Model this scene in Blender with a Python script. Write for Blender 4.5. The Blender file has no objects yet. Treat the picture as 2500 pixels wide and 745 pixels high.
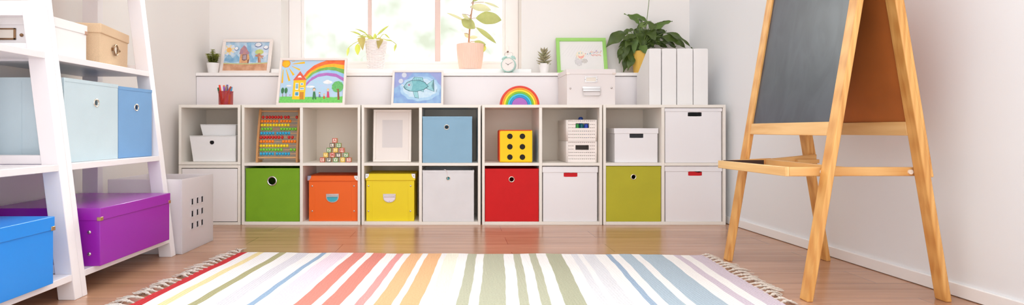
import bpy, bmesh, math, random
from mathutils import Vector, Matrix
random.seed(7)
PI = math.pi
sc = bpy.context.scene
COL = sc.collection
F, H = 1386.0, 0.558            # focal length in px of the 2500 px frame, eye height (m)

def W(px, Y): return (px - 1112.0) * Y / F          # metres right of the eye at depth Y
def Zp(py, Y): return H - (py - 318.0) * Y / F      # height at depth Y

# ------------------------------------------------------------------ materials
def lin(c):
    r = []
    for v in c[:3]:
        v = v / 255.0
        r.append(v / 12.92 if v <= 0.04045 else ((v + 0.055) / 1.055) ** 2.4)
    return (r[0], r[1], r[2], 1.0)
_M = {}
def mat(name, rgb, rough=0.5, metal=0.0, vary=0.0, vscale=(8, 8, 8), rgb2=None, bump=0.0, bscale=200.0, spec=0.5, coat=0.0, trans=0.0, alpha=1.0):
    if name in _M: return _M[name]
    m = bpy.data.materials.new(name); m.use_nodes = True
    nt = m.node_tree; p = nt.nodes['Principled BSDF']
    p.inputs['Base Color'].default_value = lin(rgb)
    p.inputs['Roughness'].default_value = rough
    p.inputs['Metallic'].default_value = metal
    p.inputs['Specular IOR Level'].default_value = spec
    p.inputs['Coat Weight'].default_value = coat
    p.inputs['Alpha'].default_value = alpha
    tc = None
    if vary > 0 or rgb2 or bump:
        tc = nt.nodes.new('ShaderNodeTexCoord')
    if vary > 0 or rgb2:
        mp = nt.nodes.new('ShaderNodeMapping'); mp.inputs['Scale'].default_value = vscale
        nz = nt.nodes.new('ShaderNodeTexNoise'); nz.inputs['Scale'].default_value = 1.0; nz.inputs['Detail'].default_value = 4
        mx = nt.nodes.new('ShaderNodeMix'); mx.data_type = 'RGBA'
        nt.links.new(tc.outputs['Object'], mp.inputs[0]); nt.links.new(mp.outputs[0], nz.inputs['Vector'])
        rp = nt.nodes.new('ShaderNodeValToRGB'); rp.color_ramp.elements[0].position = .35; rp.color_ramp.elements[1].position = .65
        nt.links.new(nz.outputs['Fac'], rp.inputs[0]); nt.links.new(rp.outputs[0], mx.inputs[0])
        a = lin(rgb); b = lin(rgb2) if rgb2 else tuple(min(1, v * (1 - vary)) for v in a[:3]) + (1,)
        mx.inputs[6].default_value = a; mx.inputs[7].default_value = b
        nt.links.new(mx.outputs[2], p.inputs['Base Color'])
    if bump:
        n2 = nt.nodes.new('ShaderNodeTexNoise'); n2.inputs['Scale'].default_value = bscale
        bp = nt.nodes.new('ShaderNodeBump'); bp.inputs['Strength'].default_value = bump; bp.inputs['Distance'].default_value = 0.002
        nt.links.new(tc.outputs['Object'], n2.inputs['Vector']); nt.links.new(n2.outputs['Fac'], bp.inputs['Height']); nt.links.new(bp.outputs[0], p.inputs['Normal'])
    if trans > 0:
        out = nt.nodes['Material Output']
        tr = nt.nodes.new('ShaderNodeBsdfTranslucent'); tr.inputs[0].default_value = lin(rgb)
        ms = nt.nodes.new('ShaderNodeMixShader'); ms.inputs[0].default_value = trans
        nt.links.new(p.outputs[0], ms.inputs[1]); nt.links.new(tr.outputs[0], ms.inputs[2]); nt.links.new(ms.outputs[0], out.inputs[0])
    _M[name] = m; return m

def wood_mat(name, axis, c1=(238, 190, 122), c2=(206, 142, 72), rough=0.38, sc_=34):
    """grain stretched along one object axis, with growth-ring waves"""
    m = bpy.data.materials.new(name); m.use_nodes = True; nt = m.node_tree; p = nt.nodes['Principled BSDF']
    tc = nt.nodes.new('ShaderNodeTexCoord'); mp = nt.nodes.new('ShaderNodeMapping')
    s = [sc_, sc_, sc_]; s['xyz'.index(axis)] = sc_ * 0.06
    mp.inputs['Scale'].default_value = s
    nz = nt.nodes.new('ShaderNodeTexNoise'); nz.inputs['Scale'].default_value = 1; nz.inputs['Detail'].default_value = 5; nz.inputs['Distortion'].default_value = .8
    wv = nt.nodes.new('ShaderNodeTexWave'); wv.inputs['Scale'].default_value = .55; wv.inputs['Distortion'].default_value = 3; wv.inputs['Detail'].default_value = 2
    nt.links.new(tc.outputs['Object'], mp.inputs[0]); nt.links.new(mp.outputs[0], nz.inputs['Vector']); nt.links.new(mp.outputs[0], wv.inputs['Vector'])
    mth = nt.nodes.new('ShaderNodeMath'); mth.operation = 'MULTIPLY_ADD'; mth.inputs[1].default_value = .22
    nt.links.new(wv.outputs['Fac'], mth.inputs[0]); nt.links.new(nz.outputs['Fac'], mth.inputs[2])
    rp = nt.nodes.new('ShaderNodeValToRGB'); rp.color_ramp.elements[0].position = .35; rp.color_ramp.elements[1].position = 1.0
    rp.color_ramp.elements[0].color = lin(c1); rp.color_ramp.elements[1].color = lin(c2)
    nt.links.new(mth.outputs[0], rp.inputs[0]); nt.links.new(rp.outputs[0], p.inputs['Base Color'])
    p.inputs['Roughness'].default_value = rough
    _M[name] = m; return m

WHITE = mat('white_laminate', (236, 230, 226), .38)
SHELFW = mat('cube_shelf_white', (238, 232, 223), .42)
WALLM = mat('wall_paint', (240, 235, 232), .85, bump=.05, bscale=90)
WALLR = mat('wall_paint_right', (236, 238, 241), .8, bump=.05, bscale=90)
CEIL = mat('ceiling_paint', (245, 242, 238), .9)
TRIM = mat('trim_white', (246, 244, 243), .4)
LADW = mat('ladder_white', (238, 232, 234), .35)
CARD = mat('white_card', (238, 235, 237), .5)
CARD2 = mat('white_card_glossy', (240, 238, 238), .3)
CHROME = mat('chrome', (198, 192, 190), .2, 1.0)
BRASS = mat('antique_brass', (150, 118, 88), .32, 1.0)
BLACK = mat('black_void', (14, 12, 14), .9)
DARKFAB = mat('dark_pip', (32, 22, 18), .8)
WOODZ = wood_mat('pine_upright', 'z', c1=(236, 182, 108), c2=(196, 126, 56))
WOODX = wood_mat('pine_crosswise', 'x', c1=(238, 192, 126), c2=(208, 144, 74))
WOODY = wood_mat('pine_lengthwise', 'y', c1=(242, 202, 140), c2=(216, 156, 88))
BEECH = wood_mat('beech_upright', 'z', c1=(214, 160, 104), c2=(184, 126, 74), rough=.45)
BEECHX = wood_mat('beech_rod', 'x', c1=(222, 172, 120), c2=(196, 142, 92), rough=.45)

# ------------------------------------------------------------------ mesh builder
class MB:
    def __init__(s): s.bm = bmesh.new()
    def quad(s, pts, mi=0):
        f = s.bm.faces.new([s.bm.verts.new(p) for p in pts]); f.material_index = mi; return f
    def box(s, x0, x1, y0, y1, z0, z1, mi=0, M=None):
        P = [(x0,y0,z0),(x1,y0,z0),(x1,y1,z0),(x0,y1,z0),(x0,y0,z1),(x1,y0,z1),(x1,y1,z1),(x0,y1,z1)]
        v = [s.bm.verts.new(M @ Vector(p) if M else p) for p in P]
        for idx in ((3,2,1,0),(4,5,6,7),(0,1,5,4),(1,2,6,5),(2,3,7,6),(3,0,4,7)):
            s.bm.faces.new([v[i] for i in idx]).material_index = mi
        return s
    def hexa(s, bot, top, mi=0):
        """solid between two quads (lists of four points, same order)"""
        v = [s.bm.verts.new(p) for p in list(bot) + list(top)]
        for idx in ((3,2,1,0),(4,5,6,7),(0,1,5,4),(1,2,6,5),(2,3,7,6),(3,0,4,7)):
            s.bm.faces.new([v[i] for i in idx]).material_index = mi
        return s
    def prism(s, poly, fn0, fn1, mi=0):
        """extrude a polygon: fn0/fn1 map a 2-D point to 3-D"""
        a = [s.bm.verts.new(fn0(*p)) for p in poly]; b = [s.bm.verts.new(fn1(*p)) for p in poly]
        n = len(poly)
        s.bm.faces.new(a[::-1]).material_index = mi; s.bm.faces.new(b).material_index = mi
        for i in range(n):
            s.bm.faces.new((a[i], a[(i+1) % n], b[(i+1) % n], b[i])).material_index = mi
        return s
    def tube(s, path, rad, seg=10, mi=0, cap=True):
        path = [Vector(p) for p in path]; n = len(path)
        R = rad if isinstance(rad, (list, tuple)) else [rad] * n
        rings = []; ref = Vector((0, 0, 1))
        t0 = (path[1] - path[0]).normalized()
        if abs(t0.dot(ref)) > .9: ref = Vector((1, 0, 0))
        for i, p in enumerate(path):
            t = (path[min(i+1, n-1)] - path[max(i-1, 0)]).normalized()
            u = ref - t * ref.dot(t); u.normalize(); w = t.cross(u); ref = u
            rings.append([s.bm.verts.new(p + (u * math.cos(2*PI*k/seg) + w * math.sin(2*PI*k/seg)) * R[i]) for k in range(seg)])
        for i in range(n - 1):
            for k in range(seg):
                s.bm.faces.new((rings[i][k], rings[i][(k+1) % seg], rings[i+1][(k+1) % seg], rings[i+1][k])).material_index = mi
        if cap:
            s.bm.faces.new(rings[0][::-1]).material_index = mi; s.bm.faces.new(rings[-1]).material_index = mi
        return s
    def lathe(s, prof, c=(0, 0, 0), seg=40, mi=0, axis='z', ribs=0, ribd=0.0):
        """prof: list of (r, h)"""
        rings = []
        for r, h in prof:
            ring = []
            for k in range(seg):
                a = 2*PI*k/seg
                rr = r - (ribd * (k % 2) if ribs and r > .01 else 0)
                x, y = rr*math.cos(a), rr*math.sin(a)
                p = (c[0]+x, c[1]+y, c[2]+h) if axis == 'z' else ((c[0]+x, c[1]+h, c[2]+y) if axis == 'y' else (c[0]+h, c[1]+x, c[2]+y))
                ring.append(s.bm.verts.new(p))
            rings.append(ring)
        for i in range(len(rings)-1):
            for k in range(seg):
                s.bm.faces.new((rings[i][k], rings[i][(k+1) % seg], rings[i+1][(k+1) % seg], rings[i+1][k])).material_index = mi
        s.bm.faces.new(rings[0][::-1]).material_index = mi; s.bm.faces.new(rings[-1]).material_index = mi
        return s
    def ball(s, c, r, seg=16, rings=9, sc_=(1, 1, 1), mi=0):
        prof = []
        top = s.bm.verts.new((c[0], c[1], c[2]+r*sc_[2])); bot = s.bm.verts.new((c[0], c[1], c[2]-r*sc_[2]))
        R = []
        for i in range(1, rings):
            a = PI*i/rings
            R.append([s.bm.verts.new((c[0]+r*sc_[0]*math.sin(a)*math.cos(2*PI*k/seg), c[1]+r*sc_[1]*math.sin(a)*math.sin(2*PI*k/seg), c[2]+r*sc_[2]*math.cos(a))) for k in range(seg)])
        for k in range(seg):
            s.bm.faces.new((top, R[0][k], R[0][(k+1) % seg])).material_index = mi
            s.bm.faces.new((bot, R[-1][(k+1) % seg], R[-1][k])).material_index = mi
            for i in range(len(R)-1):
                s.bm.faces.new((R[i][k], R[i+1][k], R[i+1][(k+1) % seg], R[i][(k+1) % seg])).material_index = mi
        return s
    def torus(s, c, R, r, axis='y', seg=32, rs=8, mi=0, sx=1.0):
        pts = []
        rings = []
        for k in range(seg):
            a = 2*PI*k/seg; ring = []
            for j in range(rs):
                b = 2*PI*j/rs; q = R + r*math.cos(b); h = r*math.sin(b)
                x, y = q*math.cos(a)*sx, q*math.sin(a)
                ring.append(s.bm.verts.new((c[0]+x, c[1]+h, c[2]+y) if axis == 'y' else ((c[0]+x, c[1]+y, c[2]+h) if axis == 'z' else (c[0]+h, c[1]+x, c[2]+y))))
            rings.append(ring)
        for k in range(seg):
            for j in range(rs):
                s.bm.faces.new((rings[k][j], rings[(k+1) % seg][j], rings[(k+1) % seg][(j+1) % rs], rings[k][(j+1) % rs])).material_index = mi
        return s
    def plate_hole(s, x0, x1, z0, z1, y0, y1, cx, cz, hole, n=48, mi=0):
        """vertical plate (thickness y0..y1) with one hole; hole(angle) -> radius"""
        ang = sorted(set([2*PI*k/n for k in range(n)] + [math.atan2(b-cz, a-cx) % (2*PI) for a in (x0, x1) for b in (z0, z1)]))
        def outer(a):
            dx, dz = math.cos(a), math.sin(a); t = 1e9
            if dx > 1e-9: t = min(t, (x1-cx)/dx)
            if dx < -1e-9: t = min(t, (x0-cx)/dx)
            if dz > 1e-9: t = min(t, (z1-cz)/dz)
            if dz < -1e-9: t = min(t, (z0-cz)/dz)
            return cx+dx*t, cz+dz*t
        m = len(ang); L = {}
        for yk, y in ((0, y0), (1, y1)):
            L[yk, 'o'] = [s.bm.verts.new((outer(a)[0], y, outer(a)[1])) for a in ang]
            L[yk, 'i'] = [s.bm.verts.new((cx+hole(a)*math.cos(a), y, cz+hole(a)*math.sin(a))) for a in ang]
        for k in range(m):
            j = (k+1) % m
            s.bm.faces.new((L[0,'i'][k], L[0,'o'][k], L[0,'o'][j], L[0,'i'][j])).material_index = mi
            s.bm.faces.new((L[1,'i'][j], L[1,'o'][j], L[1,'o'][k], L[1,'i'][k])).material_index = mi
            s.bm.faces.new((L[0,'i'][j], L[1,'i'][j], L[1,'i'][k], L[0,'i'][k])).material_index = mi
            s.bm.faces.new((L[0,'o'][k], L[1,'o'][k], L[1,'o'][j], L[0,'o'][j])).material_index = mi
        return s
    def build(s, name, mats, parent=None, bevel=0.0, smooth=35, loc=None, rot=None, bseg=2, solid=0.0, solid_off=-1.0):
        bmesh.ops.recalc_face_normals(s.bm, faces=s.bm.faces[:]) if not solid else None
        me = bpy.data.meshes.new(name); s.bm.to_mesh(me); s.bm.free()
        for m in (mats if isinstance(mats, (list, tuple)) else [mats]): me.materials.append(m)
        o = bpy.data.objects.new(name, me); COL.objects.link(o)
        if smooth:
            me.polygons.foreach_set('use_smooth', [True]*len(me.polygons))
            me.set_sharp_from_angle(angle=math.radians(smooth))
        if parent: o.parent = parent
        if loc: o.location = loc
        if rot: o.rotation_euler = rot
        if solid:
            md = o.modifiers.new('thickness', 'SOLIDIFY'); md.thickness = solid; md.offset = solid_off
        if bevel:
            md = o.modifiers.new('bevel', 'BEVEL'); md.width = bevel; md.segments = bseg; md.limit_method = 'ANGLE'; md.angle_limit = math.radians(40)
        return o

def rect_hole(hw, hh, r=0.0):
    def f(a):
        c, s_ = abs(math.cos(a)), abs(math.sin(a)); n = 2.0 if not r else 2.0
        if r:   # superellipse for rounded slots
            n = 6.0; return ((c/hw)**n + (s_/hh)**n) ** (-1/n)
        return min(hw/max(c, 1e-9), hh/max(s_, 1e-9))
    return f

def thing(name, label, cat, loc=(0, 0, 0), rotz=0.0, group=None, rot=None):
    o = bpy.data.objects.new(name, None); COL.objects.link(o); o.empty_display_size = .05
    o.location = loc; o.rotation_euler = rot if rot else (0, 0, rotz)
    o['label'] = label; o['category'] = cat
    if group: o['group'] = group
    return o
def tag(o, label, cat, group=None):
    o['label'] = label; o['category'] = cat
    if group: o['group'] = group
    return o
def struct(o): o['kind'] = 'structure'; return o

# ================================================================== SETTING
YS = .25        # where the modelled room begins, in front of the eye's field
def rwx(y): return 1.617 + 0.0392 * (3.34 - y)      # face of the right baseboard at depth y
YB = 3.9
def floor_mat():
    m = bpy.data.materials.new('laminate_floor'); m.use_nodes = True; nt = m.node_tree; p = nt.nodes['Principled BSDF']
    tc = nt.nodes.new('ShaderNodeTexCoord')
    br = nt.nodes.new('ShaderNodeTexBrick'); br.offset = .37; br.offset_frequency = 2
    br.inputs['Scale'].default_value = 1; br.inputs['Brick Width'].default_value = 1.28; br.inputs['Row Height'].default_value = .178
    br.inputs['Mortar Size'].default_value = .0012; br.inputs['Mortar Smooth'].default_value = .3; br.inputs['Bias'].default_value = 0
    br.inputs['Color1'].default_value = lin((204, 160, 131)); br.inputs['Color2'].default_value = lin((190, 145, 115)); br.inputs['Mortar'].default_value = lin((120, 84, 64))
    mp0 = nt.nodes.new('ShaderNodeMapping'); mp0.inputs['Location'].default_value = (.55, .072, 0)
    nt.links.new(tc.outputs['Object'], mp0.inputs[0]); nt.links.new(mp0.outputs[0], br.inputs['Vector'])
    mp = nt.nodes.new('ShaderNodeMapping'); mp.inputs['Scale'].default_value = (1.2, 15, 1)
    nz = nt.nodes.new('ShaderNodeTexNoise'); nz.inputs['Scale'].default_value = 1.5; nz.inputs['Detail'].default_value = 6; nz.inputs['Distortion'].default_value = .6
    nt.links.new(tc.outputs['Object'], mp.inputs[0]); nt.links.new(mp.outputs[0], nz.inputs['Vector'])
    rp = nt.nodes.new('ShaderNodeValToRGB'); rp.color_ramp.elements[0].position = .3; rp.color_ramp.elements[1].position = .72
    rp.color_ramp.elements[0].color = lin((222, 214, 208)); rp.color_ramp.elements[1].color = lin((255, 252, 250))
    nt.links.new(nz.outputs['Fac'], rp.inputs[0])
    mx = nt.nodes.new('ShaderNodeMix'); mx.data_type = 'RGBA'; mx.blend_type = 'MULTIPLY'; mx.inputs[0].default_value = 1
    nt.links.new(br.outputs['Color'], mx.inputs[6]); nt.links.new(rp.outputs[0], mx.inputs[7]); nt.links.new(mx.outputs[2], p.inputs['Base Color'])
    p.inputs['Roughness'].default_value = .24; p.inputs['Specular IOR Level'].default_value = .6
    bp = nt.nodes.new('ShaderNodeBump'); bp.inputs['Strength'].default_value = .06; bp.inputs['Distance'].default_value = .002
    nt.links.new(nz.outputs['Fac'], bp.inputs['Height']); nt.links.new(bp.outputs[0], p.inputs['Normal'])
    return m
b = MB(); b.box(-1.9, 2.0, YS, 4.15, -.05, 0); struct(b.build('floor', floor_mat(), smooth=0))
b = MB(); b.box(-1.9, 2.0, YS, 4.15, 2.6, 2.68); struct(b.build('ceiling', CEIL, smooth=0))
b = MB(); b.box(-1.84, -1.69, YS, 4.15, 0, 2.6); struct(b.build('wall_left', WALLM, smooth=0))
b = MB(); b.prism([(rwx(YS)+.012, YS), (rwx(YS)+.25, YS), (rwx(4.15)+.25, 4.15), (rwx(4.15)+.012, 4.15)], lambda x, y: (x, y, 0), lambda x, y: (x, y, 2.6))
struct(b.build('wall_right', WALLR, smooth=0))
# back wall with the window opening
WX0, WX1, WZ0, WZ1 = W(686, YB), W(1273, YB), .934, 2.15
b = MB()
b.box(-1.69, WX0, YB, 4.15, 0, 2.6); b.box(WX1, rwx(YB)+.012, YB, 4.15, 0, 2.6)
b.box(WX0, WX1, YB, 4.15, 0, WZ0); b.box(WX0, WX1, YB, 4.15, WZ1, 2.6)
struct(b.build('wall_back', WALLM, smooth=0))
b = MB()
b.prism([(rwx(YS), YS), (rwx(YS)+.0119, YS), (rwx(YB)+.0119, YB), (rwx(YB), YB)], lambda x, y: (x, y, 0.002), lambda x, y: (x, y, .045))
struct(b.build('baseboard_right', TRIM, bevel=.002))
b = MB(); b.box(-1.69, -1.678, YS, 3.69, 0.002, .045); struct(b.build('baseboard_left', TRIM, bevel=.002))

# ledge (boxed-in run under the window) and window board
b = MB(); b.box(-1.688, rwx(3.69)-.002, 3.70, 3.898, .002, .908)
struct(b.build('trim_1', mat('ledge_front', (240, 234, 236), .5), bevel=.001))
b = MB(); b.box(-1.689, rwx(3.69)-.001, 3.688, 3.899, .911, .932)
struct(b.build('trim_2', mat('ledge_top', (245, 240, 238), .4), bevel=.002))
b = MB(); b.box(W(661, 3.77), W(1298, 3.77), 3.77, 3.9, .934, .966); b.box(WX0+.001, WX1-.001, 3.9, 4.08, .9345, .966)
struct(b.build('trim_3', TRIM, bevel=.005))

# window: white frame, three panes
FR = mat('window_frame_white', (246, 240, 238), .4)
FRP = mat('window_frame_outer_bar', (226, 198, 190), .4)
wn = bpy.data.objects.new('window_1', None); COL.objects.link(wn); wn.location = (0, 4.08, 0); struct(wn)
YG = 4.10
gx = [W(743, YG), W(898, YG), W(907, YG), W(1062, YG), W(1075, YG), W(1226, YG)]
gz0, gz1 = Zp(150, YG), 2.06
b = MB()
b.box(WX0+.001, gx[0]-.02, 0, .07, .967, WZ1-.001); b.box(gx[5]+.02, WX1-.001, 0, .07, .967, WZ1-.001)
b.box(gx[0]-.02, gx[5]+.02, 0, .07, .967, gz0-.02); b.box(gx[0]-.02, gx[5]+.02, 0, .07, gz1+.02, WZ1-.001)
b.build('window_frame', FR, wn, bevel=.003)
b = MB()
for x0, x1 in ((gx[0]-.02, gx[0]), (gx[5], gx[5]+.02)): b.box(x0, x1, .012, .06, gz0-.02, gz1+.02)
b.box(gx[0], gx[5], .012, .06, gz0-.02, gz0); b.box(gx[0], gx[5], .012, .06, gz1, gz1+.02)
b.build('sash', FR, wn, bevel=.003)
b = MB(); b.box(gx[1], gx[2], .02, .06, gz0, gz1); b.build('mullion', FRP, wn, bevel=.003)
b = MB(); b.box(gx[3], gx[4], .01, .06, gz0, gz1); b.build('mullion', FRP, wn, bevel=.003)
gm = bpy.data.materials.new('window_glass'); gm.use_nodes = True; nt = gm.node_tree; nt.nodes.remove(nt.nodes['Principled BSDF'])
t_ = nt.nodes.new('ShaderNodeBsdfTransparent'); t_.inputs[0].default_value = (.97, .99, .98, 1)
g_ = nt.nodes.new('ShaderNodeBsdfGlossy'); g_.inputs['Roughness'].default_value = .02
m_ = nt.nodes.new('ShaderNodeMixShader'); fr = nt.nodes.new('ShaderNodeFresnel'); fr.inputs[0].default_value = 1.45
nt.links.new(fr.outputs[0], m_.inputs[0]); nt.links.new(t_.outputs[0], m_.inputs[1]); nt.links.new(g_.outputs[0], m_.inputs[2]); nt.links.new(m_.outputs[0], nt.nodes['Material Output'].inputs[0])
for x0, x1 in ((gx[0], gx[1]), (gx[2], gx[3]), (gx[4], gx[5])):
    b = MB(); b.box(x0+.0005, x1-.0005, .038, .042, gz0+.0005, gz1-.0005); b.build('pane', gm, wn, smooth=0)
b = MB(); hx, hz = W(1239.5, 4.07), Zp(124, 4.07)
b.box(hx-.008, hx+.008, -.006, .002, hz-.035, hz+.035); b.build('latch', FR, wn, bevel=.003)
b = MB(); b.lathe([(.006, -.02), (.006, 0)], (hx, -.004, Zp(127, 4.07)), 16, axis='y'); b.build('latch_pin', mat('latch_brown', (120, 85, 75), .5), wn)

# ================================================================== CUBE SHELVES
Y0 = 3.34; SH = .708; T = .017; DEP = .345
MIDB, MIDT = .3482, .3655
def cube_unit(name, label, px0, px1, divpx, group):
    x0, x1 = W(px0, Y0), W(px1, Y0)
    t = thing(name, label, 'shelf unit', (x0, Y0, 0), group=group); w = x1-x0
    dw = W(divpx, Y0); CELLS.append((x0+.0155, dw-.0088)); CELLS.append((dw+.0088, x1-.0155))
    def bx(n, a, m=SHELFW, bv=.0012): q = MB(); q.box(*a); return q.build(n, m, t, bevel=bv)
    bx('side_panel', (0, .0155, 0, DEP, 0, SH)); bx('side_panel', (w-.0155, w, 0, DEP, 0, SH))
    bx('top_panel', (.0155, w-.0155, 0, DEP, SH-T, SH)); bx('base_panel', (.0155, w-.0155, 0, DEP, 0, T+.002))
    if divpx:
        d = W(divpx, Y0)-x0
        bx('shelf_board', (.0155, d-.0088, 0, DEP-.01, MIDB, MIDT)); bx('shelf_board', (d+.0088, w-.0155, 0, DEP-.01, MIDB, MIDT))
        bx('divider', (d-.0088, d+.0088, .001, DEP-.01, T+.002, SH-T))
    bx('back_panel', (.0155, w-.0155, DEP-.01, DEP, T+.002, SH-T), mat('shelf_back', (234, 222, 208), .5))
    return t
GU = 'white two by two cube shelf units'
CELLS = []
def clampx(x0, x1):
    c = (x0+x1)/2
    for a, b_ in CELLS:
        if a < c < b_: return max(x0, a+.0026), min(x1, b_-.0026)
    return x0, x1
def cubby(label, z0, z1, door):
    x0, x1 = W(436, Y0), W(586.5, Y0); w = x1-x0
    t = thing('cube_shelf', label, 'shelf unit', (x0, Y0, z0), group='small white cubes stacked at the left end')
    h = z1-z0
    def bx(n, a, m=SHELFW, bv=.0012): q = MB(); q.box(*a); return q.build(n, m, t, bevel=bv)
    bx('side_panel', (0, .0155, 0, DEP, 0, h)); bx('side_panel', (w-.0155, w, 0, DEP, 0, h))
    bx('top_panel', (.0155, w-.0155, 0, DEP, h-.017, h)); bx('base_panel', (.0155, w-.0155, 0, DEP, 0, .016))
    bx('back_panel', (.0155, w-.0155, DEP-.01, DEP, .016, h-.017), mat('shelf_back', (234, 222, 208), .5))
    if door: bx('door', (.019, w-.019, .002, .02, .020, h-.021), mat('door_white', (240, 235, 235), .4))
    return t
cubby('white single cube with closed plain door, lowest at the left end', 0, .3525, True)
cubby('open white single cube stacked on the closed one, holding white lidded tubs', .3545, SH, False)
cube_unit('cube_shelf', 'white cube shelf unit holding abacus, letter blocks, green bin and orange box', 590, 879.5, 735.5, GU)
cube_unit('cube_shelf', 'white cube shelf unit holding empty white frame, blue bin and yellow box', 882.5, 1173.5, 1026.5, GU)
cube_unit('cube_shelf', 'white cube shelf unit holding yellow soft die, perforated baskets and red bin', 1177, 1470, 1320, GU)
cube_unit('cube_shelf', 'white cube shelf unit at the right end, holding olive bin and white boxes', 1473, 1772, 1619, GU)

FLB, FLT = T+.002, MIDT          # floor heights of the lower and upper cells

# ------------------------------------------------------------------ fabric bins
def fab(name, rgb, d=.12): return mat(name, rgb, .75, vary=d, vscale=(3, 3, 3), bump=.25, bscale=500)
def fabric_bin(label, rgb, x0, x1, y, z, h, depth, ring_px=None, ring_r=.018, rotz=0, seams=False, name='fabric_bin', loc=None, group=None, ringz=None, hem=True, cx=None, wobble=0.0):
    w = x1-x0
    t = thing(name, label, 'storage bin', loc or (x0+w/2, y, z), rotz, group)
    m = fab('bin_fabric_%d_%d_%d' % rgb, rgb)
    rx = (cx if cx is not None else 0); rz = ringz if ringz is not None else h*.78; th = .004
    b = MB()
    b.plate_hole(-w/2, w/2, 0.0, h, 0, th, rx, rz, lambda a: ring_r*.72)
    b.box(-w/2, -w/2+th, th, depth, 0, h); b.box(w/2-th, w/2, th, depth, 0, h); b.box(-w/2+th, w/2-th, depth-th, depth, 0, h); b.box(-w/2+th, w/2-th, th, depth-th, 0, .004)
    b.build('bin_body', m, t, bevel=.0012)
    if hem:
        b = MB()
        b.box(-w/2-.0006, w/2+.0006, -.0010, .0002, h-.012, h+.0006)
        b.box(-w/2-.0010, -w/2+.0002, 0, depth, h-.012, h+.0006)
        b.box(w/2-.0002, w/2+.0010, 0, depth, h-.012, h+.0006)
        if seams:
            b.box(-w/2-.0010, -w/2+.0002, depth*.5-.0015, depth*.5+.0015, .002, h-.012)
            b.box(-w/2-.0012, -w/2+.003, -.0012, .0002, 0, h)
        b.build('hem', m, t)
    b = MB(); b.torus((rx, -.0005, rz), ring_r*.86, ring_r*.17, 'y'); b.build('grommet', CHROME if ring_r > .02 else mat('grommet_metal', (232, 222, 208), .25, .9), t)
    return t
def cellbin(label, rgb, p0, p1, ytop, z, ringpx, ringpy, rr, depth=.31, Y=Y0+.006, **k):
    x0, x1 = clampx(W(p0, Y), W(p1, Y)); top = min(Zp(ytop, Y), (SH-T if z > .2 else MIDB)-.003)
    return fabric_bin(label, rgb, x0, x1, Y, z+.0008, top-z, depth, ring_r=rr, cx=W(ringpx, Y)-(x0+x1)/2, ringz=Zp(ringpy, Y)-z, **k)
cellbin('green fabric bin with a large ring hole, below the abacus', (122, 170, 18), 600, 731, 411.5, FLB, 664.5, 442.5, .029)
cellbin('light blue fabric bin with small ring in upper cube, beside empty white frame', (142, 182, 208), 1031.7, 1152.5, 285, FLT, 1090.5, 311, .0155)
cellbin('glossy white fabric bin with a string at its hole, below the light blue bin', (232, 230, 232), 1031.7, 1157, 416.5, FLB, 1094, 436, .013)
cellbin('red fabric bin with ring hole, below the yellow soft die', (214, 10, 16), 1183, 1315.5, 412.5, FLB, 1249, 438.5, .0175)
cellbin('olive green fabric bin with ring hole, below a small lidded white box', (188, 182, 44), 1478, 1616.5, 406.5, FLB, 1546.5, 432.5, .0165)

# string loop and teal thing in the white bin's hole
Yb = Y0+.006
b = MB()
pts = [(W(1084, Yb), Yb+.001, Zp(414, Yb)), (W(1088, Yb), Yb-.004, Zp(414.5, Yb)), (W(1092, Yb), Yb-.0055, Zp(420, Yb)), (W(1093, Yb), Yb-.0045, Zp(430, Yb)), (W(1092, Yb), Yb-.004, Zp(437, Yb))]
b.tube(pts, .0014, 6); o = b.build('string', mat('string_pale', (238, 225, 228), .7)); tag(o, 'pale string hanging over the rim of the glossy white bin', 'string')
b = MB(); bc = (W(1096, Yb+.03), Yb+.033, Zp(437, Yb+.03)); b.ball(bc, .022, 20, 12)
b.tube([(bc[0], bc[1], bc[2]-.02), (bc[0]+.01, bc[1]+.01, bc[2]-.16), (bc[0]+.02, bc[1]+.02, FLB+.008)], .009, 10)
o = b.build('rattle', mat('teal_plastic', (90, 190, 200), .3)); tag(o, 'teal plastic toy seen through the hole of the glossy white bin', 'toy')

# ------------------------------------------------------------------ white lidded boxes with a slot
def slot_box(label, p0, p1, ylid, ylip, z, slot, Y=Y0+.006, depth=.31, name='lidded_box', side_inset=.004):
    x0, x1 = clampx(W(p0, Y), W(p1, Y)); w = x1-x0; zt = min(Zp(ylid, Y), (SH-T if z > .2 else MIDB)-.003)-z; zl = Zp(ylip, Y)-z
    t = thing(name, label, 'storage box', ((x0+x1)/2, Y, z+.0008), group='white lidded boxes with slot handles')
    sx = W((slot[0]+slot[1])/2, Y)-(x0+x1)/2; sw = (slot[1]-slot[0])/2*Y/F
    sz1, sz0 = Zp(slot[2], Y)-z, Zp(slot[3], Y)-z; th = .003; i = side_inset; top = zt-.003
    b = MB()
    b.plate_hole(-w/2+i, w/2-i, 0, top, .003, .003+th, sx, (sz0+sz1)/2, rect_hole(sw, (sz1-sz0)/2))
    b.box(-w/2+i, -w/2+i+th, .003+th, depth, 0, top); b.box(w/2-i-th, w/2-i, .003+th, depth, 0, top)
    b.box(-w/2+i+th, w/2-i-th, depth-th, depth, 0, top); b.box(-w/2+i+th, w/2-i-th, .003+th, depth-th, 0, .003)
    b.build('box_body', CARD, t, bevel=.0012)
    b = MB(); d2 = depth+.003
    b.box(-w/2, w/2, 0, d2, zt-.0025, zt); b.box(-w/2, w/2, 0, .0025, zl, zt-.0025); b.box(-w/2, w/2, d2-.0025, d2, zl, zt-.0025)
    b.box(-w/2, -w/2+.0025, .0025, d2-.0025, zl, zt-.0025); b.box(w/2-.0025, w/2, .0025, d2-.0025, zl, zt-.0025)
    b.build('lid', CARD, t, bevel=.0012)
    return t
slot_box('white lidded box with dark slot, top right corner cube', 1622.5, 1766, 261.3, 272.5, FLT, (1680, 1713.5, 274.5, 284.5))
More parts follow.
